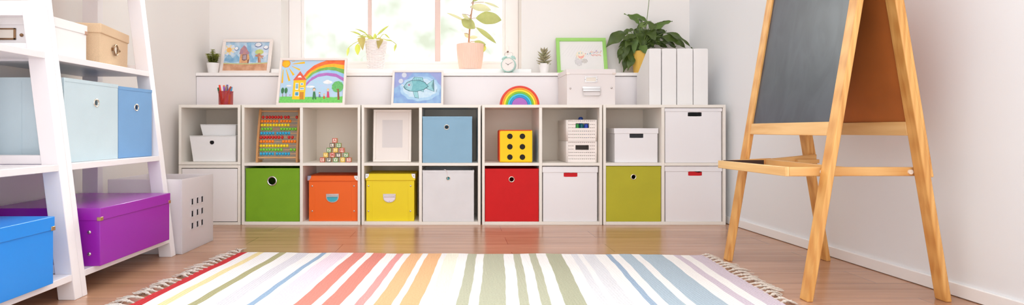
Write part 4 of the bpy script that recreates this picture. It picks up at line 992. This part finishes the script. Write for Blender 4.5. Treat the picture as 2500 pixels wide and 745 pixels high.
def weave(name, rgb):
    m = bpy.data.materials.new('weave_'+name); m.use_nodes = True; nt = m.node_tree; p = nt.nodes['Principled BSDF']
    tc = nt.nodes.new('ShaderNodeTexCoord'); nz = nt.nodes.new('ShaderNodeTexNoise'); mp = nt.nodes.new('ShaderNodeMapping'); mp.inputs['Scale'].default_value = (160, 420, 1)
    nt.links.new(tc.outputs['Object'], mp.inputs[0]); nt.links.new(mp.outputs[0], nz.inputs['Vector']); nz.inputs['Scale'].default_value = 1; nz.inputs['Detail'].default_value = 3
    mx = nt.nodes.new('ShaderNodeMix'); mx.data_type = 'RGBA'; a = lin(rgb); mx.inputs[7].default_value = a
    k = .90 if name == 'white' else .76; mx.inputs[6].default_value = tuple(c*k for c in a[:3])+(1,)
    rp = nt.nodes.new('ShaderNodeValToRGB'); rp.color_ramp.elements[0].position = .3; rp.color_ramp.elements[1].position = .55
    nt.links.new(nz.outputs['Fac'], rp.inputs[0]); nt.links.new(rp.outputs[0], mx.inputs[0]); nt.links.new(mx.outputs[2], p.inputs['Base Color'])
    wv = nt.nodes.new('ShaderNodeTexWave'); wv.wave_type = 'BANDS'; wv.bands_direction = 'Y'; wv.inputs['Scale'].default_value = 42; wv.inputs['Distortion'].default_value = .6
    wx = nt.nodes.new('ShaderNodeTexWave'); wx.bands_direction = 'X'; wx.inputs['Scale'].default_value = 30; wx.inputs['Distortion'].default_value = .4
    nt.links.new(tc.outputs['Object'], wv.inputs['Vector']); nt.links.new(tc.outputs['Object'], wx.inputs['Vector'])
    ad = nt.nodes.new('ShaderNodeMath'); ad.operation = 'ADD'; nt.links.new(wv.outputs['Fac'], ad.inputs[0]); nt.links.new(wx.outputs['Fac'], ad.inputs[1])
    bp = nt.nodes.new('ShaderNodeBump'); bp.inputs['Strength'].default_value = .55; bp.inputs['Distance'].default_value = .002
    nt.links.new(ad.outputs[0], bp.inputs['Height']); nt.links.new(bp.outputs[0], p.inputs['Normal'])
    p.inputs['Roughness'].default_value = .95; p.inputs['Specular IOR Level'].default_value = .1
    return m
rm = [weave('white', (246, 243, 242))]; ri = {}
def U(px): return (px-569.8)/(1711-569.8)
bounds = [(0, None)]
seg = []; cur = 0.0
for a, c, nm, rgb in stripes:
    if nm not in ri: ri[nm] = len(rm); rm.append(weave(nm, rgb if nm == 'red' else tuple(c*.82+232*.18 for c in rgb)))
    if U(a) > cur+1e-6: seg.append((cur, U(a), 0))
    seg.append((U(a), U(c), ri[nm])); cur = U(c)
if cur < 1-1e-6: seg.append((cur, 1.0, 0))
b = MB(); NV = 90; us = [seg[0][0]]; ms = []
for a, c, mi in seg:
    n = max(1, int((c-a)/.012))
    for k in range(1, n+1): us.append(a+(c-a)*k/n); ms.append(mi)
rg = random.Random(3); ph = [rg.uniform(0, 6.28) for _ in us]
def rp_(i, j):
    u, v = us[i], j/NV
    base = RL0.lerp(RR0, u)+DV*(LEN*v)
    wob = .0016*math.sin(v*13+u*7)+.0006*math.sin(v*61+ph[i])
    if i in (0, len(us)-1): wob = .004*math.sin(v*17)+.002*math.sin(v*47)
    ey = 0.0025*math.sin(u*70)+.0012*math.sin(u*190) if j in (0, NV) else 0
    return (base.x+wob, base.y+ey, .0075+.0012*math.sin(u*31+v*5)+.0008*math.sin(v*29+u*11))
G = [[b.bm.verts.new(rp_(i, j)) for j in range(NV+1)] for i in range(len(us))]
Lw = [[b.bm.verts.new((G[i][j].co.x, G[i][j].co.y, .0012)) for j in (0, NV)] for i in range(len(us))]
for i in range(len(us)-1):
    for j in range(NV): b.bm.faces.new((G[i][j], G[i][j+1], G[i+1][j+1], G[i+1][j])).material_index = ms[i]
    b.bm.faces.new((G[i][0], G[i+1][0], Lw[i+1][0], Lw[i][0])).material_index = ms[i]
    b.bm.faces.new((G[i+1][NV], G[i][NV], Lw[i][1], Lw[i+1][1])).material_index = ms[i]
for i in (0, len(us)-1):
    lo = [b.bm.verts.new((G[i][j].co.x, G[i][j].co.y, .0012)) for j in range(NV+1)]
    for j in range(NV): b.bm.faces.new((G[i][j], lo[j], lo[j+1], G[i][j+1])).material_index = ms[0 if i == 0 else -1]
cl = b.build('woven_cloth', rm, rt, smooth=60)
# knotted tassels along both short edges
yarn = mat('yarn', (226, 214, 202), .95, vary=.2, vscale=(300, 300, 300))
def tassel(px, py, dx, dy, L):
    b = MB(); d = Vector((dx, dy, 0)).normalized(); s_ = Vector((-d.y, d.x, 0)); p = Vector((px, py, .007))
    k = p+d*L*.26+Vector((0, 0, .004))
    b.tube([p-d*.004, p+d*L*.12+Vector((0, 0, .003)), k], [.0035, .003, .0045], 7); b.ball(tuple(k), .0062, 8, 6, (1, 1, .85))
    for q in range(9):
        a = rg.uniform(-.42, .42); ll = L*rg.uniform(.55, .95); e = (d+s_*a).normalized(); c = s_*rg.uniform(-.006, .006)
        z1 = rg.uniform(.002, .012); z2 = rg.uniform(.0016, .006)
        b.tube([tuple(k), tuple(k+e*ll*.3+c+Vector((0, 0, .002))), tuple(Vector(((k+e*ll*.65-c*.8).x, (k+e*ll*.65-c*.8).y, z1))), tuple(Vector(((k+e*ll).x, (k+e*ll).y, z2)))], [.0022, .0021, .0019, .0012], 5)
    b.build('tassel', yarn, rt)
n = 34
for j in range(n):
    v = (j+.4)/n+rg.uniform(-.006, .006)
    p = RL0+DV*(LEN*v); a = rg.uniform(-.35, .45); tassel(p.x, p.y, -1, a+.25, rg.uniform(.055, .08))
    p = RR0+DV*(LEN*v); a = rg.uniform(-.35, .35); tassel(p.x, p.y, 1, a+.1, (.048 if min(abs(p.y-1.86), abs(p.y-2.43)) < .07 else rg.uniform(.06, .085)))
tassel(RL0.x, RL0.y, -.35, 1, .09)

# ================================================================== PLANTS, CLOCK on the ledge
def leafmat(name, rgb, rgb2, tr=.35, rough=.4): return mat(name, rgb, rough, vary=.2, vscale=(22, 22, 22), rgb2=rgb2, trans=tr)
def blade(b, p0, p1, w, arch=.2, side=None, fold=.18, mi=0, n=9, shape=.85, twist=0.0, pw=.8, wave=.06):
    p0, p1 = Vector(p0), Vector(p1); L = (p1-p0).length
    up = Vector((0, 0, 1)); c = (p0+p1)/2+up*L*arch
    rows = []
    for k in range(n+1):
        t = k/n; p = p0*(1-t)**2+c*2*t*(1-t)+p1*t*t
        tg = ((c-p0)*(1-t)+(p1-c)*t).normalized()
        nrm = Vector((0, -.75, .66)).normalized() if side is None else Vector(side).normalized()
        sd = tg.cross(nrm)
        if sd.length < .15: sd = tg.cross(Vector((1, 0, .3)))
        sd.normalize(); nn = sd.cross(tg).normalized()
        a = twist*t; sd = sd*math.cos(a)+nn*math.sin(a); nn = sd.cross(tg).normalized()
        ww = w*.5*(math.sin(PI*min(1, t**shape))**pw if 0 < t < 1 else 0)+.0004
        wav = wave*w*math.sin(t*14)
        rows.append([b.bm.verts.new(p+sd*ww+nn*(ww*fold+wav*.5)), b.bm.verts.new(p+sd*ww*.5+nn*ww*fold*.35), b.bm.verts.new(p), b.bm.verts.new(p-sd*ww*.5+nn*ww*fold*.35), b.bm.verts.new(p-sd*ww+nn*(ww*fold-wav*.5))])
    for k in range(n):
        for q in range(4): b.bm.faces.new((rows[k][q], rows[k][q+1], rows[k+1][q+1], rows[k+1][q])).material_index = mi
def pot(t, r0, r1, h, m, ribs=0, ribd=0.0, seg=None, foot=.0, name='pot', rim=.003, bulge=0.0):
    b = MB(); prof = [(r0*.9, 0), (r0, .002)]
    for k in range(1, 9): prof.append((r0+(r1-r0)*(k/8)+bulge*math.sin(PI*k/8), .002+(h-.002)*k/8))
    prof += [(r1-rim, h), (r1-rim-.001, h-.012), (.001, h-.012)]
    b.lathe(prof, seg=seg or (ribs*2 if ribs else 40), ribs=ribs, ribd=ribd); return b.build(name, m, t, smooth=30 if not ribs else 20)
def soil(t, r, z):
    b = MB(); b.lathe([(r, 0), (r, .004)], (0, 0, z), 24); b.build('soil', mat('soil', (84, 62, 50), .95), t)

def leaves_from(t, base, lst, scale, ox, oy, Y, mats, zb, stemm, r_stem=.0022, seed=1, arch=.12, depth=.05, dback=.045, name='foliage', stems=True, fold=.18, tw=.5, pw=.8, wave=.06):
    """lst: (sx, sy, tx, ty, width, material index) in crop pixels; turned into real 3-D blades around the pot"""
    R = random.Random(seed); b = MB(); s = MB(); k_ = Y/F/scale
    for (sx, sy, tx, ty, w, mi) in lst:
        d0 = R.uniform(-depth, dback)*.5; d1 = d0*1.9
        p0 = Vector((W(ox+sx/scale, Y), d0, Zp(oy+sy/scale, Y)-zb)); p1 = Vector((W(ox+tx/scale, Y), d1, Zp(oy+ty/scale, Y)-zb))
        p0.x -= t.location.x; p1.x -= t.location.x
        if w >= 95:       # the two broad leaves folded down over the pot rim
            p0.y, p1.y = -.062, -.092; blade(b, p0, p1, w*k_, .08, side=(0, -1, .1), mi=mi, fold=fold, shape=.45)
        else: blade(b, p0, p1, w*k_, arch*R.uniform(.5, 1.3), mi=mi, twist=R.uniform(-tw, tw), fold=fold, pw=pw, wave=wave, shape=.75 if pw > 1 else .85, n=14 if pw > 1 else 9)
        if stems:
            bs = Vector((base[0]+R.uniform(-.012, .012), base[1]+R.uniform(-.01, .01), base[2])); m_ = (bs+p0)/2+Vector((0, 0, .02+abs(p0.x-bs.x)*.3))
            pts = [bs*(1-q)**2+m_*2*q*(1-q)+p0*q*q for q in [i/6 for i in range(7)]]
            s.tube(pts, r_stem, 6)
    b.build(name, mats, t, smooth=80)
    if stems: s.build('stems', stemm, t)
    else: s.bm.free()

# peace lily in yellow pot
Yp = 3.80
t = thing('potted_plant', 'large dark green leafy plant in ribbed yellow pot, behind magazine files', 'plant', (W(1567, Yp), Yp, .9325))
YP = mat('pot_yellow', (236, 188, 84), .5)
pot(t, .052, .066, .152, YP, ribs=44, ribd=.0012); soil(t, .058, .136)
lily = [leafmat('lily_dark', (66, 84, 30), (82, 102, 40), .15), leafmat('lily_mid', (84, 112, 44), (104, 132, 58), .2), leafmat('lily_light', (128, 152, 84), (146, 166, 100), .25)]
L1 = [(165,232,30,330,78,0),(228,235,155,322,52,2),(320,140,196,92,42,1),(262,165,154,96,46,1),(258,197,356,142,40,2),(340,215,466,162,48,1),(415,172,518,138,22,0),(365,270,458,212,52,0),(455,225,612,338,60,0),(395,262,537,338,58,0),(308,300,405,318,78,0),
      (238,235,300,342,70,0),(228,268,194,385,52,0),(160,318,120,445,54,0),(130,345,90,415,28,0),(172,335,200,458,56,0),(200,400,160,502,52,0),(250,330,265,412,58,0),(292,315,290,402,52,0),(395,300,492,338,46,0),(346,205,350,288,40,1),(195,200,160,252,30,0),(335,165,312,232,50,0),
      (290,200,238,260,56,0),(310,215,350,300,60,0),(260,215,330,230,60,0),(370,215,445,232,44,0),(262,130,330,190,40,1),(215,260,160,300,45,0),(300,250,262,330,60,0),(330,270,400,300,66,0),(400,290,440,335,40,0),(195,290,135,350,40,0)]
R9 = random.Random(21)
L1 = [(a, c, d, e, w*1.3, m) for a, c, d, e, w, m in L1]
L1 += [(a+R9.uniform(-14, 14)*1.0, c+R9.uniform(-12, 12), d+R9.uniform(-24, 24)+(d-a)*-.12, e+R9.uniform(-22, 16), w*R9.uniform(.65, .85), R9.choice((0, 0, 1))) for a, c, d, e, w, m in L1[3:] if c > 190]
L1 = [(a, c, d, e, min(w, 94), m) for a, c, d, e, w, m in L1]
leaves_from(t, (0, 0, .145), L1, 2.867, 1470, 0, Yp, lily, .9325, mat('lily_stem', (100, 122, 54), .5), seed=5, arch=.16, depth=.09, dback=.07, pw=1.25, wave=.16)
b = MB(); b.tube([(.012, 0, .14), (.020, 0, .25), (.045, .0, .46), (.060, 0, .62)], [.0028, .0024, .002, .0016], 7); b.build('flower_stalk', mat('lily_stem', (100, 122, 54), .5), t)

# wicker pot plant
Yp = 3.845
t = thing('potted_plant', 'yellow-green drooping plant in white wicker pot, at the window', 'plant', (W(918, Yp), Yp, .9665))
def wicker_mat():
    m = bpy.data.materials.new('white_wicker'); m.use_nodes = True; nt = m.node_tree; p = nt.nodes['Principled BSDF']; p.inputs['Base Color'].default_value = lin((250, 242, 240)); p.inputs['Roughness'].default_value = .6; return m
WK = wicker_mat()
pot(t, .048, .070, .190, WK, name='liner', rim=.004)
b = MB()
nst = 18; nl = 17
for l in range(nl):
    z0 = .006+l*.0108; r = .050+(.071-.050)*(z0/.19)
    pts = [((r+.0032*math.cos(nst/2*a+(l % 2)*PI))*math.cos(a), (r+.0032*math.cos(nst/2*a+(l % 2)*PI))*math.sin(a), z0) for a in [2*PI*k/72 for k in range(73)]]
    b.tube(pts, .0043, 5, cap=False)
for k in range(nst):
    a = 2*PI*k/nst; b.tube([(.051*math.cos(a), .051*math.sin(a), .002), (.0725*math.cos(a), .0725*math.sin(a), .19)], .0026, 5)
b.torus((0, 0, .191), .0715, .0055, 'z', 48, 8); b.torus((0, 0, .005), .051, .005, 'z', 48, 8)
b.build('wicker_weave', WK, t, smooth=60); soil(t, .058, .172)
yl = [leafmat('yellow_leaf', (206, 208, 110), (180, 190, 104), .3), leafmat('olive_leaf', (190, 172, 100), (200, 184, 112), .35), leafmat('bright_leaf', (204, 206, 86), (196, 200, 100), .35)]
L2 = [(258,228,105,182,42,0),(345,215,175,142,34,0),(335,250,195,242,38,0),(482,232,665,95,46,0),(205,345,210,512,80,2),(70,390,45,518,40,0),(272,262,304,462,110,1),(545,278,524,442,96,1),(578,188,655,252,28,0),(630,292,695,292,28,0),(765,355,745,468,34,0),(400,295,372,200,40,0),(432,290,455,190,30,2),(420,290,400,230,40,1),(465,270,470,205,34,0),(380,280,330,215,34,0)]
leaves_from(t, (0, 0, .175), L2, 5.957, 840, 50, Yp, yl, .9665, mat('yellow_stem', (196, 196, 100), .5), seed=8, arch=.10, depth=.08, dback=.05, fold=.22, tw=.3)

# rubber plant
Yp = 3.845
t = thing('potted_plant', 'tall rubber plant with broad leaves in ribbed peach pot, at the window', 'plant', (W(1148, Yp), Yp, .9665))
pot(t, .074, .0925, .172, mat('pot_peach', (252, 210, 190), .55), ribs=40, ribd=.0022, bulge=.004); soil(t, .082, .155)
def rp3(cx_, cy_): return (W(1080+cx_/4.256, Yp)-t.location.x, 0, Zp(cy_/4.256, Yp)-.9665)
b = MB(); b.tube([rp3(272, 490), rp3(275, 430), rp3(284, 300), rp3(300, 150), rp3(320, 20), rp3(326, -90)], [.0062, .0058, .0054, .0046, .0036, .003], 10); b.build('trunk', mat('rubber_stem', (192, 142, 110), .6), t)
rb = [leafmat('rubber_leaf', (166, 168, 100), (184, 184, 118), .28), leafmat('rubber_pale', (206, 202, 162), (200, 196, 150), .3), leafmat('rubber_yellow', (206, 200, 90), (196, 192, 100), .35)]
L3 = [(345,190,615,215,138,0),(290,72,505,115,80,1),(350,285,560,455,50,0),(198,205,338,305,112,0),(205,150,278,218,38,1),(45,135,265,240,26,1),(228,345,280,388,42,1),(275,392,368,383,38,1),(330,430,455,465,46,0),(440,470,420,548,44,2),(430,22,592,82,22,1),(320,20,380,-60,60,0),(322,-20,250,-90,60,0)]
R = random.Random(4); b = MB(); s = MB(); k_ = Yp/F/4.256
ys_ = {345: 190, 290: 72, 350: 290, 198: 250, 205: 215, 45: 240, 228: 370, 275: 392, 330: 445, 440: 455, 430: 40, 320: 20, 322: -20}
for (sx, sy, tx, ty, w_, mi) in L3:
    d = R.uniform(-.03, .03)
    flip = sx == 45
    p0 = Vector(rp3(sx, sy)); p1 = Vector(rp3(tx, ty)); p0.y = d*.4; p1.y = d
    blade(b, p0, p1, w_*k_*1.05, .06, side=(.1, -1, .25), mi=mi, fold=.12, n=12, shape=.95)
    near = p1 if flip else p0
    tz = Vector(rp3(300-(300-275)*min(1, max(0, sy/430)), sy+14)); s = MB(); s.tube([tz, (tz+near)/2+Vector((0, 0, .004)), near], .0018, 6); s.build('petiole', mat('rubber_stem', (192, 142, 110), .6), t)
b.build('foliage', rb, t, smooth=80)

# small plants
WP = mat('pot_white', (240, 236, 234), .35)
Yp = 3.76
t = thing('potted_plant', 'small bushy green plant in white pot, at the ledge left end', 'plant', (W(520, Yp), Yp, .9325), group='small plants in white pots')
pot(t, .030, .0405, .070, WP); soil(t, .033, .056)
b = MB(); s = MB(); R = random.Random(11)
for k in range(9):
    a = k*2*PI/8+.3; rr = .026 if k < 8 else 0; top = Vector((rr*1.2*math.cos(a), rr*1.2*math.sin(a), .118+.012*math.sin(k*2.3)+(.04 if k == 8 else 0))); bs = Vector((rr*.35*math.cos(a), rr*.35*math.sin(a), .058))
    s = MB(); s.tube([bs, (bs+top)/2+Vector((rr*.3*math.cos(a), rr*.3*math.sin(a), 0)), top], .0016, 6); s.build('stem', mat('small_stem', (110, 110, 60), .6), t)
    nl_ = 6 if k < 8 else 9
    for l in range(nl_):
        q = bs.lerp(top, .15+.85*l/(nl_-1))
        for j in range(4):
            aa = l*1.3+j*PI/2; ln = .024*(1-.25*l/nl_)
            blade(b, q, q+Vector((ln*math.cos(aa), ln*math.sin(aa), .007)), .0145, .25, side=(0, -.5, 1), mi=(j+l) % 2, n=4)
b.build('foliage', [leafmat('small_green', (124, 136, 50), (146, 152, 62), .3), leafmat('small_green2', (156, 160, 76), (170, 172, 90), .3)], t, smooth=80)
t = thing('potted_plant', 'small spiky succulent in white pot, right of the alarm clock', 'plant', (W(1328.5, Yp), Yp, .9325), group='small plants in white pots')
pot(t, .027, .037, .066, WP); soil(t, .030, .053)
b = MB(); R = random.Random(12)
for l in range(7):
    z_ = .064+l*.0145
    for j in range(4):
        a = l*.95+j*2*PI/4+.5; ln = (.056, .050, .054, .046, .050, .040, .030)[l]; el = .10+.13*l
        e = Vector((math.cos(a)*math.cos(el), math.sin(a)*math.cos(el), math.sin(el)))
        p0 = Vector((.004*math.cos(a), .004*math.sin(a), z_)); tip = p0+e*ln
        b.tube([p0, p0.lerp(tip, .35)+Vector((0, 0, -.003)), p0.lerp(tip, .7)+Vector((0, 0, -.003)), tip], [.0072, .0068, .0042, .0004], 6)
b.tube([(0, 0, .055), (0, 0, .165)], .005, 8)
b.build('foliage', leafmat('aloe', (166, 166, 122), (176, 160, 130), .15), t, smooth=60)

# alarm clock
Yc = 3.735; R_ = .0475
t = thing('alarm_clock', 'mint green twin bell alarm clock on the ledge', 'clock', (W(1242, Yc), Yc, .9328), math.radians(-14))
MINT = mat('mint', (176, 214, 204), .35); zc = Zp(159, Yc)-.9328
b = MB(); n = 40
b.lathe([(R_-.004, .001), (R_, 0), (R_, .044), (R_-.008, .050), (.002, .052)], (0, -.026, zc), 48, axis='y'); b.build('case', MINT, t)
b = MB(); b.torus((0, -.0265, zc), R_-.002, .0028, 'y', 48, 8); b.build('bezel', MINT, t)
b = MB(); b.lathe([(R_-.0055, 0), (R_-.0055, .002)], (0, -.0275, zc), 48, axis='y'); fc = b.build('dial', mat('dial', (240, 232, 226), .4), t)
b = MB()
for k in range(12):
    a = k*PI/6; r0, r1 = .034, .038; e = Vector((math.sin(a), 0, math.cos(a)))
    b.tube([Vector((0, -.0279, zc))+e*r0, Vector((0, -.0279, zc))+e*r1], .0006, 5)
b.build('hour_mark', mat('mark_grey', (186, 176, 170), .5), fc)
HB = mat('hand_dark', (90, 70, 66), .4)
for a, ln, rr in ((math.radians(-58), .020, .0011), (math.radians(62), .031, .0009)):
    b = MB(); e = Vector((math.sin(a), 0, math.cos(a))); c = Vector((0, -.0287, zc)); b.tube([c-e*.004, c+e*ln], rr, 6); b.build('hand', HB, fc)
b = MB(); b.lathe([(.0028, 0), (.0028, .002)], (0, -.030, zc), 14, axis='y'); b.build('hand_pin', HB, fc)
for s_ in (-1, 1):
    b = MB(); M_ = Matrix.Translation((s_*.0275, 0, zc+R_*.92)) @ Matrix.Rotation(s_*.55, 4, 'Y')
    pr = [(.0205, 0), (.0195, .006), (.014, .0125), (.005, .016), (.001, .0165)]
    b.lathe(pr, seg=28); bmesh.ops.transform(b.bm, matrix=M_, verts=b.bm.verts[:]); b.build('bell', MINT, t)
    b = MB(); b.tube([tuple(M_ @ Vector((0, 0, -.010))), tuple(M_ @ Vector((0, 0, .019)))], .0018, 8); b.build('bell_post', CHROME, t)
    b = MB(); b.tube([(s_*.022, 0, zc-R_*.82), (s_*.032, 0, .0005)], [.0035, .0028], 8); b.build('foot', MINT, t)
b = MB(); pts = [(-.027, 0, zc+R_+.014), (-.027, 0, zc+R_+.028), (-.022, 0, zc+R_+.034), (.022, 0, zc+R_+.034), (.027, 0, zc+R_+.028), (.027, 0, zc+R_+.014)]
b.tube(pts, .0013, 8); b.build('handle', CHROME, t)
b = MB(); b.tube([(0, 0, zc+R_-.002), (0, 0, zc+R_+.012)], .0013, 6); b.box(-.008, .008, -.003, .003, zc+R_+.010, zc+R_+.016); b.build('hammer', CHROME, t)

# ================================================================== LIGHT
w = bpy.data.worlds.new('world'); sc.world = w; w.use_nodes = True; nt = w.node_tree
bg = nt.nodes['Background']; tc = nt.nodes.new('ShaderNodeTexCoord'); sp = nt.nodes.new('ShaderNodeSeparateXYZ')
nt.links.new(tc.outputs['Generated'], sp.inputs[0])
# garden seen out of focus beyond the window (+Y), bright room / daylight from behind the camera (-Y)
nz = nt.nodes.new('ShaderNodeTexNoise'); nz.inputs['Scale'].default_value = 16; nz.inputs['Detail'].default_value = 3
nt.links.new(tc.outputs['Generated'], nz.inputs['Vector'])
rp = nt.nodes.new('ShaderNodeValToRGB'); rp.color_ramp.elements[0].position = .36; rp.color_ramp.elements[1].position = .56
rp.color_ramp.elements[0].color = (.30, .312, .245, 1); rp.color_ramp.elements[1].color = (.46, .46, .455, 1)
nt.links.new(nz.outputs['Fac'], rp.inputs[0])
st = nt.nodes.new('ShaderNodeMapRange'); st.inputs['From Min'].default_value = -.1; st.inputs['From Max'].default_value = .25
nt.links.new(sp.outputs['Y'], st.inputs['Value'])
mx = nt.nodes.new('ShaderNodeMix'); mx.data_type = 'RGBA'; nt.links.new(st.outputs[0], mx.inputs[0])
mx.inputs[6].default_value = (.94, .975, 1.0, 1); nt.links.new(rp.outputs[0], mx.inputs[7]); nt.links.new(mx.outputs[2], bg.inputs[0])
sm = nt.nodes.new('ShaderNodeMapRange'); sm.inputs['From Min'].default_value = 0; sm.inputs['From Max'].default_value = 1
BACK, FRONT, SKY = 1.85, 2.3, 44.0
sm.inputs['To Min'].default_value = BACK; sm.inputs['To Max'].default_value = FRONT
nt.links.new(st.outputs[0], sm.inputs['Value'])
# open sky above the garden: brighter from about 15 degrees up
sk = nt.nodes.new('ShaderNodeMapRange'); sk.interpolation_type = 'SMOOTHSTEP'
sk.inputs['From Min'].default_value = .25; sk.inputs['From Max'].default_value = .45; sk.inputs['To Min'].default_value = 0; sk.inputs['To Max'].default_value = SKY
nt.links.new(sp.outputs['Z'], sk.inputs['Value'])
mu = nt.nodes.new('ShaderNodeMath'); mu.operation = 'MULTIPLY_ADD'; nt.links.new(sk.outputs[0], mu.inputs[0]); nt.links.new(st.outputs[0], mu.inputs[1]); nt.links.new(sm.outputs[0], mu.inputs[2])
nt.links.new(mu.outputs[0], bg.inputs[1])
def area(name, loc, rot, sx, sy, e, col=(1, 1, 1)):
    l = bpy.data.lights.new(name, 'AREA'); l.shape = 'RECTANGLE'; l.size = sx; l.size_y = sy; l.energy = e; l.color = col
    o = bpy.data.objects.new(name, l); COL.objects.link(o); o.location = loc; o.rotation_euler = rot; return o

area('added_ceiling_fill', (-.15, 1.8, 2.55), (0, 0, 0), 1.5, 1.5, 12, (.95, .98, 1))  # unseen fill light under the ceiling, added to brighten the walls
sc.view_settings.view_transform = 'Standard'; sc.view_settings.look = 'None'; sc.view_settings.gamma = 1; sc.view_settings.exposure = 0.26
sc.view_settings.use_curve_mapping = False
sc.cycles.max_bounces = 10; sc.cycles.diffuse_bounces = 6; sc.cycles.transparent_max_bounces = 12
sc.cycles.use_denoising = True

cam = bpy.data.cameras.new('camera'); co = bpy.data.objects.new('camera', cam); COL.objects.link(co)
co.location = (0, 0, H); co.rotation_euler = (PI/2, 0, 0)
cam.sensor_width = 36; cam.lens = 36*F/2500; cam.shift_x = (1250-1112)/2500; cam.shift_y = -(372.5-318)/2500; cam.clip_start = .05
sc.camera = co
